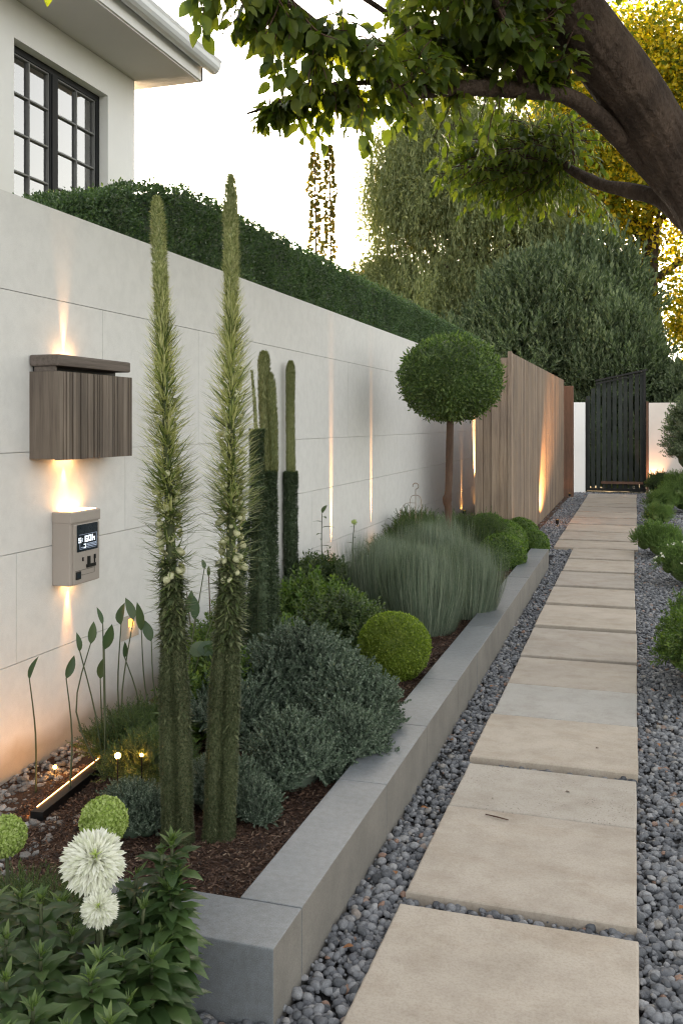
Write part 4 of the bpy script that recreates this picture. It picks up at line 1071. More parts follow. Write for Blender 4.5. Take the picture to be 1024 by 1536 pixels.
# wire plant support
root = thing('wire_plant_support', 'looped thin metal wire support standing left of the standard tree', 'plant support', (-2.1, 9.1, .03))
g = Geo()
g.tube([(-2.10, 9.1, .03), (-2.10, 9.1, .84)], .004, 6)
th = np.linspace(0, 1.6 * PI, 14); g.tube([(-2.10 + .03 * math.sin(t), 9.1 + .0 * t, .84 + .03 - .03 * math.cos(t)) for t in th], .004, 6)
for sx_ in (-1, 1): g.tube(smooth_path([(-2.10, 9.1, .78), (-2.10 + sx_ * .055, 9.1, .74), (-2.10 + sx_ * .06, 9.1, .5), (-2.10 + sx_ * .05, 9.1, .2)], 12), .003, 5)
g.tube(smooth_path([(-2.10, 9.1, .7), (-2.22, 9.1, .68), (-2.27, 9.1, .5), (-2.26, 9.1, .1)], 12), .0025, 5)
g.build('wire', M['wire'], root, smooth=True)

# ------------------------------------------------------------------ front left leafy plants with flowers
LL = leafT(1, .44, .24, .40, 6, .45, .12)
LY = leafT(1, .24, .3, .3, 5, .4, .1)
def perennial(name, label, stems_, seed, group, L=.088, grow=None):
    q = np.random.default_rng(seed); base = np.array(stems_[0][0]); root = thing(name, label, 'plant', tuple(base), group)
    gs_, g1, g2 = Geo(), Geo(), Geo()
    for b, t_ in stems_:
        b, t_ = np.array(b, float), np.array(t_, float)
        p = smooth_path([b, (b + t_) / 2 + q.normal(0, .012, 3), t_], 12); gs_.tube(p, np.linspace(.007, .0035, 12), 6)
        H_ = np.linalg.norm(t_ - b); n = int(30 + 70 * H_)
        t = np.sort(1 - q.random(n) ** 1.25); P = np.stack([np.interp(t, np.linspace(0, 1, 12), p[:, k]) for k in range(3)], 1)
        a = np.arange(n) * 2.39996 + q.uniform(0, .6, n); up = np.interp(t, [0, .7, .93, 1], [.05, .25, .8, 2.2])
        d = np.stack([np.cos(a), np.sin(a), up], 1) + q.normal(0, .12, (n, 3))
        Ls = L * np.interp(t, [0, .6, .9, 1], [.95, 1.1, .8, .35]) * q.uniform(.8, 1.15, n)
        yng = t > .94
        g1.inst(LL, P[~yng], basis(d[~yng], np.array([0, 0, 1.])), Ls[~yng]); 
        if yng.any(): g2.inst(LY, P[yng], basis(d[yng], np.array([0, 0, 1.])), Ls[yng])
        m = 26; a = q.uniform(0, 2 * PI, m); d = np.stack([np.cos(a), np.sin(a), q.uniform(.5, 3, m)], 1)
        g2.inst(bladeT(1, .12, -.1, 3), np.repeat(t_[None], m, 0) - [[0, 0, .008]] * m, basis(d, np.array([0, 0, 1.])), L * .33 * q.uniform(.5, 1.1, m))
    gs_.build('stems', M['stem_green'], root, smooth=True)
    g1.build('leaves', M['l_front'], root, smooth=True); g2.build('young_leaves', M['l_fronttip'], root)
    return root
PG = 'lance leaved plants in the front left corner'
def mk(tops, basec, spread, seed):
    q = np.random.default_rng(seed); out = []
    for t_ in tops:
        b = np.array([basec[0] + (t_[0] - basec[0]) * .55 + q.normal(0, spread), basec[1] + (t_[1] - basec[1]) * .55 + q.normal(0, spread), -.02]); out.append((b, t_))
    return out
q_ = np.random.default_rng(77)
left_tops = [(-1.222, 1.711, .474), (-1.131, 1.583, .442), (-1.037, 1.612, .393), (-1.052, 1.45, .43), (-1.133, 1.477, .453), (-1.228, 1.604, .448), (-1.184, 1.775, .372), (-1.328, 1.782, .43),
    (-1.073, 1.706, .37), (-.961, 1.56, .35), (-.993, 1.469, .385), (-1.045, 1.348, .44), (-1.153, 1.87, .36), (-1.271, 1.853, .39), (-1.36, 1.66, .44), (-1.42, 1.80, .40), (-1.34, 1.5, .45), (-1.2, 1.38, .45), (-1.0, 1.7, .30), (-1.08, 1.83, .30), (-.93, 1.45, .33)]
perennial('leafy_perennial', 'big mound of dark lance shaped leaves in the bottom left corner, under the white flowers', mk(left_tops, (-1.2, 1.66), .02, 1), 31, PG)
right_tops = [(-1.071, 1.968, .480), (-1.064, 1.876, .40), (-1.035, 1.94, .42), (-1.00, 1.792, .34), (-1.127, 1.951, .43), (-1.045, 1.743, .35), (-1.02, 1.88, .31), (-1.12, 1.90, .33), (-1.17, 1.98, .37), (-1.06, 2.0, .50), (-1.04, 1.97, .43), (-1.04, 1.9, .33), (-1.05, 1.84, .25)]
perennial('leafy_perennial', 'bushy upright leaved plant overlapping the end of the grey kerb, topped by pale young leaves', mk(right_tops, (-1.10, 1.93), .018, 2), 32, PG)
FT = sprigT(46, 1, .20, .022, 1.0, .05, bladeT(1, .1, .1, 2), .8, 9)
g = Geo()
for c, s in (((-1.36, 1.98, .33), 1), ((-1.454, 1.952, .33), 1), ((-1.40, 1.90, .31), 1.), ((-1.52, 2.05, .25), 1.2), ((-1.30, 2.05, .24), 1), ((-1.45, 2.1, .2), 1.3)):
    n = 42; d = rdir(n); d[:, 2] = np.abs(d[:, 2]) + .5
    g.inst(FT, np.asarray(c) - [0, 0, .06] + d * [.05, .05, .02], basis(d, np.array([0, 0, 1.])), rng.uniform(.07, .12, n) * s)
for c in ((-1.36, 1.98), (-1.454, 1.952), (-1.40, 1.90), (-1.52, 2.05), (-1.30, 2.05)): g.tube([(c[0], c[1], -.03), (c[0], c[1], .33)], .004, 5)
tag(g.build('feathery_plant', M['l_mid'], origin=(-1.4, 1.98, -.03)), 'feathery fine leaved plant behind the white flowers at the left edge', 'plant')

def pom(label, c, r, base, seed):
    root = thing('pompon_flower', label, 'flower', base, 'green pompon flower heads')
    c = np.array(c, float)
    Geo().tube(smooth_path([base, (np.array(base) + c) / 2 + [.01, 0, 0], c], 10), .005, 6).build('stem', M['stem_green'], root, smooth=True)
    g = Geo(); n = 2600; i = np.arange(n) + .5; ph = np.arccos(1 - 2 * i / n); th = PI * (1 + 5 ** .5) * i
    d = np.stack([np.sin(ph) * np.cos(th), np.sin(ph) * np.sin(th), np.cos(ph)], 1)
    d = unit(d + rng.normal(0, .05, d.shape)); rr = r * (1 + .05 * wob(d * 9 + seed, 1) + rng.normal(0, .02, n))
    g.inst(leafT(1, .8, .5, .35, 3), c + d * (rr * .92)[:, None], basis(d + rng.normal(0, .5, d.shape), d), rng.uniform(.006, .011, n)); blobcore(g, c, (r * .92,) * 3, ICO2, .02)
    g.build('flower_head', M['l_pom'], root)
pom('yellow green round pompon flower head beside the large white flower', (-1.393, 2.235, .405), .064, (-1.41, 2.14, .0), 1)
pom('yellow green round pompon flower head cut by the left edge of the photo', (-1.618, 2.112, .385), .052, (-1.6, 2.08, -.02), 5)
def bloom(label, c, r, nrm, base, seed, flat=.78):
    q = np.random.default_rng(seed); root = thing('white_flower', label, 'flower', base, 'white many petalled flowers')
    c = np.array(c, float); nrm = unit(np.array(nrm, float)[None])[0]
    Geo().tube(smooth_path([base, (np.array(base) + c) / 2 + [.01, .01, 0], c - nrm * r * .3], 10), .005, 6).build('stem', M['stem_green'], root, smooth=True)
    n = 1700; d = rdir(n); d = d[(d @ nrm) > -.25]; n = len(d); h = d @ nrm
    t = np.abs(h)
    dd = d - nrm * h[:, None] * (1 - flat); g = Geo()
    L = r * (.80 + .20 * (1 - t)) * q.uniform(.70, 1.06, n) * (1 - .25 * (t > .93))
    g.inst(leafT(1, .13, .40, .30, 5, .78), np.repeat(c[None], n, 0) - nrm * r * .12, basis(dd, np.repeat(nrm[None], n, 0) + q.normal(0, .2, (n, 3))), L)
    g.build('petals', M['l_petal'], root)
    g = Geo(); m = 16; d = rdir(m) * .9 + nrm; g.inst(bladeT(1, .22, -.1, 2), np.repeat(c[None], m, 0) + nrm * r * .35, basis(d), r * .22); g.build('centre', M['l_pom'], root)
bloom('large white shaggy flower head near the front left, above a smaller one', (-1.167, 1.833, .512), .078, (.55, -.65, .75), (-1.15, 1.78, .05), 3)
bloom('small white shaggy flower head below the large white one', (-1.128, 1.79, .430), .045, (.35, -.8, .65), (-1.11, 1.74, .05), 4)

# ------------------------------------------------------------------ right hand border
RG = 'low shrubs along the right side of the path'
def rshrub(label, c, r, nl, lr, n, size, mat, T, seed, up=.9, group=RG, name='low_shrub'):
    bushthing(name, label, 'shrub', c, r, nl, lr, n, size, M and mat, T, group, up, seed, -.03)
SP4 = sprigT(26, 1, .24, .06, .9, .05, None, .7, 5)
rshrub('bright green bushy shrub at the right edge of the photo, nearest on that side', (.40, 5.62, .14), (.24, .34, .22), 10, .12, 3000, .085, 'l_bright', SP2, 41)
rshrub('bright green shrub touching the far side of the nearest bushy shrub', (.44, 6.15, .14), (.2, .26, .22), 9, .11, 1800, .085, 'l_bright', SP2, 42)
rshrub('green shrub dotted with tiny white flowers at the right of the path', (.46, 9.35, .12), (.25, .3, .2), 9, .12, 2200, .085, 'l_moss', SP4, 43)
rshrub('rounded grassy green mound between the flowering shrub and the smaller tuft', (.27, 11.2, .11), (.21, .22, .20), 9, .11, 2200, .09, 'l_moss', SP4, 44, 1.3)
rshrub('smallest rounded green tuft by the path edge', (.345, 14.8, .06), (.16, .17, .15), 7, .09, 1100, .09, 'l_moss', SP4, 45, 1.3)
rshrub('rounded green tuft directly beyond the smallest one', (.42, 16.6, .10), (.24, .22, .22), 8, .12, 1300, .10, 'l_moss', SP4, 46, 1.3)
rshrub('green mound at the right edge below the tall grey green shrub', (.82, 16.9, .20), (.34, .4, .30), 9, .17, 1700, .12, 'l_moss', SP4, 47, 1.2)
rshrub('small dark green bush at the foot of the pinkish end wall', (.50, 20.5, .15), (.24, .25, .26), 8, .13, 1200, .12, 'l_mid', SP4, 48, 1.3)
rshrub('green mound in front of the pinkish end wall, second from the gate', (.88, 19.3, .18), (.34, .35, .30), 8, .17, 1300, .13, 'l_moss', SP4, 49, 1.2)
g = Geo(); q = np.random.default_rng(8); P = np.array([.42, 9.25, .14]) + rdir(60) * [.26, .26, .24]; P = P[P[:, 2] > .18]
for p_ in P[:24]:
    g = Geo()
    d = unit(rng.normal(size=(7, 3)) + [-.5, -1, 1.2]); g.inst(quadT(1, .6, .1), np.repeat(p_[None], 7, 0), basis(d), .022)
    g.build('flower', M['l_petal'], bpy.data.objects['low_shrub.002'])
t = thing('tall_shrub', 'tall grey green shrub at the right edge in front of the pinkish end wall', 'shrub', (1.15, 18.6, -.05))
g = Geo(); shrub(g, (1.28, 18.6, .95), (.62, .6, 1.2), 20, .34, 6500, sprigT(14, 1, .3, .2, .9, .1, leafT(1, .55, .2, .2, 2), .3, 6), .16, .5, .5, 51, .4, .75, 0); g.build('foliage', M['l_juniper'], t)
g = Geo()
for k in range(6): g.tube([(1.15 + .08 * math.cos(k), 18.6 + .08 * math.sin(k), -.05), (1.2 + .3 * math.cos(k), 18.6 + .3 * math.sin(k), 1.2)], [.03, .015], 6)
g.build('stems', M['trunk'], t)

# ------------------------------------------------------------------ background trees
def limb_tree(name, label, base, crown, trunk_r, seed, group=None, cat='tree', nlimb=7):
    root = thing(name, label, cat, base, group); g = Geo(); q = np.random.default_rng(seed)
    b = np.array(base, float); c = np.array(crown[0], float); r = np.array(crown[1], float)
    top = c + [0, 0, r[2] * .3]
    tr = smooth_path([b, b * .6 + c * .4 + q.normal(0, .15, 3), c - [0, 0, r[2] * .3], top], 24)
    g.tube(tr, np.linspace(trunk_r, trunk_r * .25, 24), 10, .06, seed=seed)
    for k in range(nlimb):
        s = tr[q.integers(8, 22)]; a = k * 2.4; e = c + r * np.array([math.cos(a) * .7, math.sin(a) * .7, q.uniform(-.2, .8)])
        g.tube(smooth_path([s, (s + e) / 2 + [0, 0, .15 * r[2] * q.uniform(-.3, 1)], e], 12), np.linspace(trunk_r * .4, trunk_r * .08, 12), 6, .05)
    g.build('trunk', M['trunk'], root, smooth=True); return root

# weeping willow
wil = limb_tree('weeping_willow', 'large weeping willow with hanging grey green strands behind the hedge', (-5.3, 27.9, -.05), ((-5.3, 27.9, 6.3), (3.2, 3., 3.9)), .42, 3)
def strandT(n, L, ll, lw, seed):
    q = np.random.default_rng(seed); t = np.sort(q.random(n)); sw = q.uniform(-.16, .16, 2)
    P = np.stack([sw[0] * np.sin(t * 3.1 + seed) + q.normal(0, .035, n), t * L, sw[1] * np.sin(t * 2.3 + 2 * seed) + q.normal(0, .035, n)], 1)
    d = q.normal(0, .55, (n, 3)) + np.array([0, .8, 0])
    return combo(quadT(1, lw / ll), P, basis(d), ll * q.uniform(.6, 1.3, n))
g = Geo()
STR = [strandT(44, 1, .10, .030, k) for k in range(4)]
def strands(g, c, r, n, l0, l1, zlow):
    d = rdir(n); d[:, 2] = np.abs(d[:, 2]) ** .8
    k = 1 + .16 * wob(d * 2.6, 1)
    P = np.array(c) + d * np.array(r) * (rng.uniform(.35, 1, n) ** .5 * k)[:, None]
    # strands bunch together in curtains
    bun = np.array(c) + rdir(70) * np.array(r) * rng.uniform(.5, 1., (70, 1)); j = rng.integers(0, 70, n)
    m = rng.random(n) < .45; P[m, :2] = (bun[j] + rng.normal(0, .3, (n, 3)))[m, :2]
    L = np.minimum(rng.uniform(l0, l1, n), P[:, 2] - zlow)
    for i in range(4):
        s = (np.arange(n) % 4 == i) & (L > .5)
        dn = np.array([0, 0, -1.]) + rng.normal(0, .09, (s.sum(), 3))
        sc = np.stack([1.0 * np.ones(s.sum()), L[s] ** .8, 1.0 * np.ones(s.sum())], 1)
        g.inst(STR[i], P[s], basis(dn), sc)
strands(g, (-5.1, 27.9, 7.9), (3.1, 2.6, 4.0), 4800, .9, 2.9, .6)
strands(g, (-5.3, 27.9, 4.4), (3.2, 2.8, 2.8), 3000, .9, 2.6, .4)
strands(g, (-7.4, 27.4, 4.9), (1.15, 1.3, 2.3), 1100, .7, 1.9, .6)
strands(g, (-2.6, 29.4, 5.2), (1.6, 1.4, 3.4), 1900, .9, 2.6, .6)
g.build('hanging_branches', M['l_willow'], wil)

# juniper like mass behind the fence: three bushy trees
JT = sprigT(13, 1, .34, .13, .8, .05, None, .9, 7)
def conifer(label, c, r, nl, lr, n, size, seed, up=1.2):
    n = int(n * .8); t = limb_tree('evergreen_tree', label, (c[0], c[1], -.05), (c, r), .16, seed, 'evergreens behind the fence and gate', nlimb=5)
    g = Geo(); shrub(g, c, r, nl, lr, n, JT, size, up, .8, seed, .85, .5); k = n // 7; d = rdir(k); d[:, 2] = np.abs(d[:, 2]); Pt = np.array(c) + d * np.array(r) * rng.uniform(.9, 1.12, (k, 1)); g.inst(JT, Pt, basis(d * .35 + [0, 0, 1.3] + rng.normal(0, .2, (k, 3))), size * rng.uniform(1.0, 1.9, k)); shrub(g, (c[0], c[1], c[2] * .42), (r[0], r[1], c[2] * .42), 10, lr, n // 3, JT, size, up * .5, .5, seed + 1, .5, .75); g.build('foliage', M['l_juniper'], t)
conifer('broad grey green evergreen rising behind the slat fence, largest of its row', (-2.35, 25.4, 2.9), (2.0, 1.7, 2.7), 34, .80, 9000, .42, 61)
conifer('evergreen partly behind the willow, left end of the row beyond the fence', (-4.3, 24.8, 1.9), (1.4, 1.3, 2.0), 20, .62, 4200, .40, 62)
conifer('evergreen directly behind the black gate', (-.5, 24.4, 2.3), (1.15, 1.2, 1.9), 24, .62, 6500, .36, 63)
bushthing('gate_glare_bush', 'dark low bush added behind the black gate to hide the sunlit ground', 'shrub', (-.4, 22.3, .3), (1.0, .3, .55), 12, .3, 2200, .2, 'l_juniper', SP4, None, .8, 91, -.05)  # added bush, blocks the sunlit ground showing through the gate
conifer('evergreen above the pinkish end wall at the right edge', (1.45, 23.8, 1.45), (1.1, 1.0, 1.25), 18, .50, 4200, .30, 64)
conifer('taller lighter evergreen behind the gate, next to the golden tree', (-1.05, 27.2, 3.5), (1.5, 1.4, 3.1), 22, .8, 4500, .42, 65)

# golden sunlit deciduous trees
def broadleaf(name, label, base, c, r, n, leaf, mat, seed, nl=26, lr=1.3, tr=.3, group=None, gap=.5):
    root = limb_tree(name, label, base, (c, r), tr, seed, group)
    g = Geo(); ls = lobes(c, r, nl, lr, seed); c = np.array(c)
    for lc, l in ls:
        k = n // nl; d = rdir(k); P = lc + d * l * (rng.random(k) ** .45)[:, None] * [1, 1, .8]
        g.inst(leafT(1, .7, .2, .2, 2), P, basis(d * .4 + rng.normal(0, .7, P.shape) + [0, 0, -.3]), leaf * rng.uniform(.6, 1.3, k))
    k = n // 4; d = rdir(k); P = c + d * np.array(r) * rng.random((k, 1)) ** .4 * .8
    g.inst(leafT(1, .7, .2, .2, 2), P, basis(rng.normal(size=P.shape)), leaf * rng.uniform(.6, 1.3, k))
    g.build('foliage', M[mat], root); return root
GG = 'sunlit golden trees beyond the gate'
broadleaf('golden_tree', 'tall tree with glowing golden leaves beyond the gate, behind the leaning trunk', (.9, 31.5, -.05), (.4, 31.5, 9.2), (5.2, 2.2, 6.8), 62000, .17, 'l_gold', 71, 52, 1.6, .35, GG)
broadleaf('golden_tree', 'golden tree cut by the right edge, behind the thin upper branches', (5.2, 30., -.05), (5.0, 30., 9.5), (3.2, 1.6, 6.5), 24000, .17, 'l_gold', 74, 34, 1.5, .35, GG)
broadleaf('golden_tree', 'lower golden leaved tree glimpsed at the right edge above the tall grey green shrub', (3.4, 33.5, -.05), (3.0, 33.5, 4.6), (2.4, 1.2, 3.2), 14000, .13, 'l_gold', 72, 26, .75, .2, GG)
broadleaf('golden_tree', 'far tree with yellow green leaves filling the gap behind the willow and evergreens', (-3.4, 38, -.05), (-3.4, 38, 5.6), (4.4, 3.0, 5.0), 16000, .22, 'l_willow', 73, 30, 1.6, .35, GG)

# two slim leafy columns and a young tree behind the hedge
def vine(label, base, h, seed):
    q = np.random.default_rng(seed); root = thing('slim_poplar', label, 'tree', base, 'slim leafy columns against the bright sky'); b = np.array(base, float)
    p = smooth_path([b, b + [.02, .02, h * .5], b + [0, 0, h]], 20); Geo().tube(p, np.linspace(.03, .008, 20), 6).build('trunk', M['trunk'], root)
    n = 2500; t = q.random(n) ** .8; z = b[2] + h * t; a = q.uniform(0, 2 * PI, n); rr = .066 * (1 + .45 * np.sin(z * 6.1 + seed) * .6 + .3 * np.sin(z * 14)) * (1 - .5 * np.clip((t - .9) / .1, 0, 1)) * q.random(n) ** .5
    P = np.stack([b[0] + rr * np.cos(a), b[1] + rr * np.sin(a), z], 1)
    g = Geo(); g.inst(leafT(1, .8, .2, .2, 2), P, basis(np.stack([np.cos(a), np.sin(a), .2 - q.random(n)], 1)), q.uniform(.045, .085, n)); g.build('leaves', M['l_gold2'], root)
M['l_gold2'] = leafmat('autumn_leaf', [(.07, .085, .02), (.11, .12, .025), (.20, .16, .04)], .35, .5, (1.8, 1.3, .4))
vine('left of the two slim leafy columns rising behind the hedge', (-4.609, 13.226, 0), 5.62, 1)
vine('right of the two slim leafy columns, slightly taller', (-4.46, 13.476, 0), 5.78, 2)
def sapling(label, base, top, spread, n, seed):
    q = np.random.default_rng(seed); root = thing('young_tree', label, 'tree', base, 'young golden leaved trees behind the hedge'); b = np.array(base, float); gt = Geo(); gl_ = Geo()
    gt.tube([b, [b[0], b[1], top * .75]], [.03, .015], 6)
    for k in range(n):
        a = q.uniform(0, 2 * PI); e = np.array([b[0] + spread * math.cos(a) * q.uniform(.3, 1), b[1] + spread * math.sin(a) * q.uniform(.3, 1), q.uniform(top * .78, top)])
        s = np.array([b[0], b[1], q.uniform(top * .6, top * .75)]); p = smooth_path([s, (s + e) / 2 + [0, 0, .06], e], 10); gt.tube(p, np.linspace(.008, .003, 10), 4)
        m = 13; t = q.uniform(.4, 1, m); P = np.stack([np.interp(t, np.linspace(0, 1, 10), p[:, j]) for j in range(3)], 1)
        gl_.inst(leafT(1, .75, .2, .2, 2), P, basis(rng.normal(size=P.shape)), q.uniform(.04, .065, m))
    gt.build('trunk', M['trunk'], root); gl_.build('leaves', M['l_gold2'], root)
sapling('young tree with sparse golden leaves just above the hedge, left of the slim columns', (-3.87, 10.32, 0), 3.85, .38, 16, 1)
sapling('young tree with sparse golden leaves between the slim columns and the willow', (-4.75, 15.3, 0), 4.5, .45, 20, 2)
sapling('low golden sapling under the slim leafy columns', (-4.35, 12.9, 0), 3.9, .35, 12, 3)

# far wood closing the horizon
g = Geo()
for x in np.arange(-46, 46, 3.1):
    if -17 < x < -8.5: continue
    c = (x + rng.normal(0, .6), 58 + rng.normal(0, 3), 2.2); r = (2.8, 2.2, rng.uniform(2.6, 4.6)); n = 900
    d = rdir(n); P = np.array(c) + d * np.array(r) * (1 + .2 * wob(d * 3 + x, 1))[:, None] * rng.uniform(.7, 1, (n, 1))
    g.inst(quadT(1, .6, .2), P, basis(rng.normal(size=P.shape)), rng.uniform(.35, .7, n)); blobcore(g, c, np.array(r) * .85, ICO2, .15)
tag(g.build('far_wood', M['l_juniper']), 'hazy line of distant woodland', 'wood', kind='stuff')

# ------------------------------------------------------------------ leaning foreground tree
TR = thing('leaning_tree', 'old leaning tree with thick brown trunk and leafy branches arching over the path', 'tree', (1.45, 5.5, -.05))
trunk = smooth_path([(1.45, 5.5, -.1), (1.22, 5.52, .35), (.88, 5.56, 1.0), (.60, 5.66, 1.7), (.54, 5.78, 2.1), (.48, 5.84, 2.45), (.38, 5.86, 2.78), (.17, 5.73, 3.12), (-.08, 5.45, 3.45), (-.38, 5.12, 3.80), (-.60, 4.68, 4.2), (-.80, 4.1, 4.7), (-.95, 3.4, 5.2)], 70)
trunk = smooth_path(trunk, 220)
g = Geo(); g.tube(trunk, np.interp(np.arange(220) / 219 * 69, [0, 8, 24, 34, 45, 58, 69], [.30, .19, .140, .160, .172, .156, .085]), 72, 0, seed=4)
V = g.V[0].reshape(220, 72, 3); cc = trunk[:, None, :]; th = np.linspace(0, 2 * PI, 72, endpoint=False)[None, :]; ss = np.arange(220)[:, None] / 18.
Q = np.stack([np.cos(th) + 0 * ss, np.sin(th) + 0 * ss, ss * .22 + 0 * th], -1)
bk = .05 * wob(Q * 1.2, 1.) + .045 * (1 - np.abs(wob(Q * [6.5, 6.5, 5.], 1.)) * 2.2) + .022 * wob(Q * [15, 15, 11], 1.)
g.V[0] = (cc + (V - cc) * (1 + bk)[..., None]).reshape(-1, 3)
tk = g.build('trunk', M['trunk'], TR, smooth=True)
def P_(l): return smooth_path(l, 30)
b1 = P_([(.36, 5.86, 2.66), (.22, 5.86, 2.86), (.02, 5.72, 3.06), (-.13, 5.53, 3.19), (-.34, 5.25, 3.30), (-.544, 4.967, 3.262), (-.845, 4.663, 3.205), (-1.062, 4.279, 3.075), (-1.129, 4.048, 3.09), (-1.24, 3.803, 3.16), (-1.361, 3.555, 3.235), (-1.50, 3.25, 3.32)])
b2 = P_([(.30, 5.92, 2.70), (.15, 5.98, 2.87), (-.05, 6.1, 2.97), (-.214, 6.226, 3.05), (-.40, 6.40, 3.2), (-.536, 6.543, 3.335), (-.802, 6.879, 3.55), (-1.2, 7.2, 3.7)])
b3 = P_([(.20, 5.72, 3.10), (.45, 6.0, 3.45), (.70, 6.4, 3.9), (.9, 6.9, 4.4)])
b4 = P_([(.02, 5.5, 3.4), (-.35, 5.6, 3.75), (-.8, 5.6, 4.0), (-1.3, 5.5, 4.2)])
b5 = P_([(.30, 5.9, 2.9), (.75, 5.9, 3.3), (1.3, 5.7, 3.7), (1.9, 5.6, 4.0)])
b6 = P_([(-.65, 4.85, 3.23), (-.95, 4.9, 3.45), (-1.3, 4.7, 3.7), (-1.7, 4.4, 3.9)])
b7 = P_([(-1.10, 4.15, 3.08), (-1.3, 3.95, 3.02), (-1.5, 3.85, 2.93), (-1.62, 3.75, 2.86)])
b8 = P_([(-.55, 4.95, 3.26), (-.62, 4.55, 3.5), (-.8, 4.1, 3.65), (-1.0, 3.6, 3.75)])
branches = []
def limb(p, r0, r1, k=12, parent=tk):
    g = Geo(); g.tube(p, np.linspace(r0, r1, len(p)) * (1 + .05 * np.sin(np.arange(len(p)))), k, .05, seed=len(branches)); branches.append(p)
    return g.build('limb', M['trunk'], parent, smooth=True)
limb(b1, .072, .012); limb(b2, .060, .012); limb(b3, .08, .02); limb(b4, .06, .015); limb(b5, .08, .02); limb(b6, .026, .008); limb(b7, .014, .005); limb(b8, .03, .008)
# smaller branching shoots reaching through the crown
nodes = np.concatenate(branches)
CAN = leafT(1, .56, .22, .32, 6, .40, .15)
CANs = leafT(1, .42, .22, .40, 4, .42)
gt = Geo(); gl1 = Geo(); gl2 = Geo(); gl3 = Geo()
def twigs(blobs, leafg, T, L0, L1, seed, tl=.30, nleaf=9, droop=.7):
    q = np.random.default_rng(seed)
    for (cx, cy_, cz, rx, ry, rz, n) in blobs:
        for _ in range(n):
            d = unit(q.normal(size=3)[None])[0] * q.random() ** .4
            e = np.array([cx + d[0] * rx, cy_ + d[1] * ry, cz + d[2] * rz])
            k = np.argmin(((nodes - e) ** 2).sum(1)); s = nodes[k]
            v = e - s; dist = np.linalg.norm(v); v = v / (dist + 1e-6)
            st = e - v * min(dist, tl) if dist > tl else s
            mid = (st + e) / 2 + q.normal(0, .03, 3)
            p = smooth_path([st, mid, e + [0, 0, -.05 * droop]], 8); gt.tube(p, np.linspace(.0045, .002, 8), 4, cap=False)
            m = nleaf; t = np.linspace(.15, 1, m); P = np.stack([np.interp(t, np.linspace(0, 1, 8), p[:, j]) for j in range(3)], 1)
            ax = unit((p[-1] - p[0])[None])[0]; side = np.cross(ax, [0, 0, 1.]); side /= np.linalg.norm(side) + 1e-6
            sg = np.where(np.arange(m) % 2 == 0, 1, -1)[:, None]
            dd = side * sg * .9 + ax * .5 + np.array([0, 0, -droop]) * q.uniform(.3, 1.5, (m, 1)) + q.normal(0, .35, (m, 3))
            leafg.inst(T, P + dd * .012, basis(dd, np.array([0, 0, 1.]) + q.normal(0, .45, (m, 3))), q.uniform(L0, L1, m))
BL = [(-1.4, 3.44, 3.14, 0.16, 0.25, 0.13, 14), (-1.26, 3.59, 3.07, 0.19, 0.3, 0.14, 18), (-1.38, 3.6, 2.95, 0.12, 0.2, 0.08, 5), (-1.13, 3.84, 3.04, 0.23, 0.35, 0.17, 25), (-1.33, 3.88, 2.83, 0.13, 0.15, 0.08, 5), (-1.17, 4.03, 2.9, 0.15, 0.2, 0.11, 8), (-1.54, 3.29, 3.15, 0.16, 0.2, 0.1, 7), (-1.54, 3.08, 3.0, 0.06, 0.1, 0.1, 2), (-1.04, 4.18, 3.28, 0.25, 0.4, 0.25, 27), (-1.03, 4.29, 2.96, 0.14, 0.25, 0.11, 7), (-0.83, 4.56, 3.48, 0.3, 0.45, 0.33, 43), (-0.56, 5.07, 3.69, 0.32, 0.5, 0.29, 47), (-0.85, 4.87, 3.07, 0.25, 0.3, 0.14, 4), (-1.56, 3.8, 2.9, 0.1, 0.1, 0.05, 6), (-1.42, 3.88, 2.98, 0.12, 0.1, 0.05, 5)]
CL = [(-1.07, 6.16, 3.26, 0.27, 0.5, 0.22, 64), (-0.73, 6.27, 3.48, 0.36, 0.5, 0.27, 100), (-0.91, 6.63, 3.14, 0.38, 0.5, 0.17, 52), (-0.52, 6.97, 3.29, 0.34, 0.5, 0.22, 41), (-0.43, 7.1, 3.71, 0.3, 0.5, 0.25, 36), (-0.25, 7.26, 3.14, 0.3, 0.5, 0.13, 12)]
twigs(BL, gl1, CAN, .055, .10, 1, .30, 11)
# crown above the frame and round the limbs
UP = [(-.75, 5.1, 3.75, .5, .5, .3, 60), (-.55, 4.9, 3.45, .3, .4, .2, 30), (-.95, 4.7, 3.5, .35, .4, .25, 40), (-1.2, 3.4, 3.75, .7, .6, .35, 50), (-.6, 4.2, 4.1, .8, .7, .4, 60), (.1, 5.0, 4.3, .8, .7, .4, 50), (.9, 5.9, 4.2, .8, .7, .5, 50), (-.7, 5.6, 4.3, .9, .7, .4, 60), (-1.6, 4.6, 4.2, .6, .6, .35, 30), (1.7, 5.5, 4.2, .6, .7, .4, 36), (-.9, 3.3, 5.0, .9, .8, .5, 46)]
twigs(UP, gl1, CAN, .07, .115, 2)
twigs(CL, gl2, CANs, .045, .085, 3, .35, 15, 1.0)
twigs([(.85, 6.6, 3.75, .35, .5, .45, 16)], gl2, CANs, .05, .08, 4)
gt.build('twigs', M['twig'], TR)
gl1.build('crown', M['l_canopy'], TR, smooth=True)
gl2.build('inner_foliage', M['l_canopy'], TR, smooth=True)
g = Geo()   # the single leaf hanging at the top edge
g.inst(CAN, np.array([[-1.83, 2.60, 2.93]]), basis(np.array([[.05, 0, -1.]]), np.array([[.9, -.8, .1]])), .062)
g.tube(smooth_path([(-1.83, 2.60, 2.93), (-1.8, 2.62, 3.02), (-1.62, 2.9, 3.2), (-1.50, 3.25, 3.32)], 12), .0025, 4)
g.build('hanging_leaf', M['l_canopy'], TR)

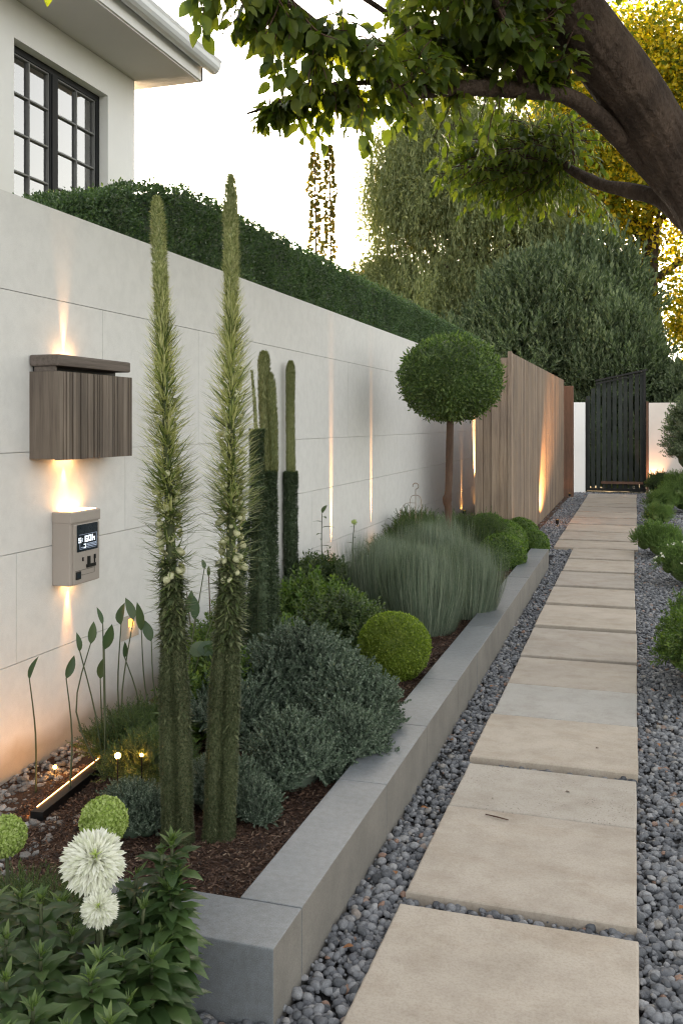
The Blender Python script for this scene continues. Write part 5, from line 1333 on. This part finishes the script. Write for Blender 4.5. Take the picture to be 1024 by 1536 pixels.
# ------------------------------------------------------------------ garden lamps
def spot(name, loc, tgt, power, size_deg, blend=.6, col=(1., .46, .15), rad=.01):
    l = bpy.data.lights.new(name, 'SPOT'); l.energy = power; l.spot_size = math.radians(size_deg); l.spot_blend = blend; l.color = col; l.shadow_soft_size = rad
    o = bpy.data.objects.new(name, l); COL.objects.link(o); o.location = loc
    o.rotation_euler = (Vector(tgt) - Vector(loc)).to_track_quat('-Z', 'Y').to_euler(); return o
def uplight(label, x, y, z=0.):
    root = thing('garden_uplight', label, 'garden light', (x, y, z), 'small ground spotlights')
    g = Geo(); g.tube([(x, y, z - .05), (x, y, z + .03)], .006, 6); g.tube([(x, y, z + .025), (x, y, z + .03), (x, y, z + .085), (x, y, z + .087)], [.016, .024, .026, .026], 14, cap=False); g.build('housing', M['metal_black'], root, smooth=False)
    g = Geo(); V, L, S = ICO1; g.add(V * [.021, .021, .004] + np.array([x, y, z + .075]), L, S); g.build('lens', M['warm'], root)
WX = -2.5
LAMPS = [  # label, x, y, z, target, power, cone, blend
 ('brightest wall uplight, behind the broad leaved clump', -2.455, 7.60, .10, (-2.508, 7.60, .95), 190, 8, 1.),
 ('wall uplight half hidden behind the blue grass', -2.455, 8.87, .12, (-2.508, 8.87, 1.0), 180, 7, 1.),
 ('wall uplight behind the stem of the standard tree', -2.455, 13.9, .10, (-2.53, 13.9, 1.2), 12, 20, 1.),
 ('uplight where the white wall disappears behind the timber boards', -2.36, 15.1, .05, (-2.52, 15.1, 2.0), 420, 22, .8),
 ('narrow uplight at the corner of the slat fence', -1.345, 11.02, .12, (-1.40, 11.02, 1.5), 30, 12, 1.),
 ('strong orange uplight at the foot of the slat fence', -1.10, 14.1, -.02, (-1.40, 14.75, .55), 150, 62, 1.),
]
for lb, x, y, z, tg, pw, sz, bl in LAMPS:
    uplight(lb, x, y, z); spot('spotlight', (x, y, z + .092), tg, pw, sz, bl)
uplight('uplight below the clipped crown of the standard tree', -1.66, 8.62, .10); spot('spotlight', (-1.66, 8.62, .192), (-1.705, 8.75, .5), 3, 34, .9)
uplight('uplight at the left end of the pinkish end wall', .38, 21.15, -.02); spot('spotlight', (.38, 21.15, .08), (.40, 21.32, .6), 14, 70, .9, (1., .5, .25))
uplight('small black spotlight at the foot of the brown timber post', -1.28, 19.55, -.02)
# mailbox and intercom lamps (they shine along the wall from the lenses)
spot('spotlight', (-2.484, 3.67, 1.806), (-2.510, 3.67, 2.3), 3.4, 26, 1., (1., .50, .20))
spot('spotlight', (-2.476, 3.67, 1.330), (-2.52, 3.67, .9), .9, 46, 1., (1., .50, .18))
spot('spotlight', (-2.484, 3.70, .760), (-2.512, 3.70, .3), 3.4, 32, 1., (1., .42, .12))
spot('spotlight', (-2.485, 4.26, .465), (-2.50, 4.27, .44), .10, 150, .9, (1., .52, .16))
def glowlamp(label, x, y, z, r=.008):
    root = thing('glow_bead', label, 'garden light', (x, y, z), 'tiny warm bead lamps among the low plants')
    g = Geo(); g.add(ICO2[0] * r + np.array([x, y, z]), ICO2[1], ICO2[2]); g.build('bulb', M['warm'], root, smooth=True)
    g = Geo(); g.tube([(x, y, z - r * .6), (x, y, z - .10)], .0025, 5); g.build('spike', M['metal_black'], root)
glowlamp('tiny lamp brightest among the low plants left of the tall spikes', -1.83, 3.03, .265, .011)
glowlamp('tiny lamp just right of the brightest bead lamp', -1.77, 3.10, .250, .006)
glowlamp('tiny lamp low down beside the green pompon', -1.73, 2.86, .175, .006)
glowlamp('tiny lamp at the foot of the paddle leaved stems', -2.24, 3.72, .07, .008)
glowlamp('tiny lamp on the chippings close to the wall', -2.33, 3.36, .05, .008)

# ------------------------------------------------------------------ sky, sun, camera
EL, AZ = math.radians(9.0), math.radians(17.0)    # sun ahead, slightly left of the path
w = bpy.data.worlds.new('World'); SC.world = w; w.use_nodes = True
nt = w.node_tree; nt.nodes.clear()
out = nt.nodes.new('ShaderNodeOutputWorld'); bg = nt.nodes.new('ShaderNodeBackground'); sk = nt.nodes.new('ShaderNodeTexSky')
sk.sky_type = 'NISHITA'; sk.sun_disc = False; sk.sun_elevation = EL; sk.sun_rotation = -AZ
sk.air_density = 1.0; sk.dust_density = 2.2; sk.ozone_density = 1.5
hs = nt.nodes.new('ShaderNodeHueSaturation'); hs.inputs['Saturation'].default_value = .34
nt.links.new(sk.outputs[0], hs.inputs['Color']); nt.links.new(mix(nt, hs.outputs[0], (1.075, 1.0, .90), 1., 'MULTIPLY'), bg.inputs[0]); bg.inputs[1].default_value = .15
nt.links.new(bg.outputs[0], out.inputs[0])
s = bpy.data.lights.new('sun', 'SUN'); s.energy = 3.0; s.angle = math.radians(.5); s.color = (1., .68, .34)
so = bpy.data.objects.new('sun', s); COL.objects.link(so)
sd = Vector((-math.sin(AZ) * math.cos(EL), math.cos(AZ) * math.cos(EL), math.sin(EL)))
so.rotation_euler = sd.to_track_quat('Z', 'Y').to_euler()

cam = bpy.data.cameras.new('camera'); co = bpy.data.objects.new('camera', cam); COL.objects.link(co)
cam.sensor_fit = 'HORIZONTAL'; cam.sensor_width = 36; cam.lens = 1390 / 1024 * 36
cam.shift_y = -133 / 1024; cam.clip_end = 500; cam.clip_start = .05
co.location = (0, 0, 1.5); co.rotation_euler = (PI / 2, 0, math.radians(17.565))
SC.camera = co
SC.view_settings.view_transform = 'Standard'; SC.view_settings.look = 'None'; SC.view_settings.gamma = 1
SC.view_settings.exposure = 2.62
SC.cycles.max_bounces = 8; SC.cycles.diffuse_bounces = 4; SC.cycles.transmission_bounces = 4; SC.cycles.transparent_max_bounces = 8
SC.cycles.sample_clamp_indirect = 6
SC.cycles.use_denoising = True
SC.cycles.denoising_prefilter = 'ACCURATE'
SC.cycles.filter_width = 1.2
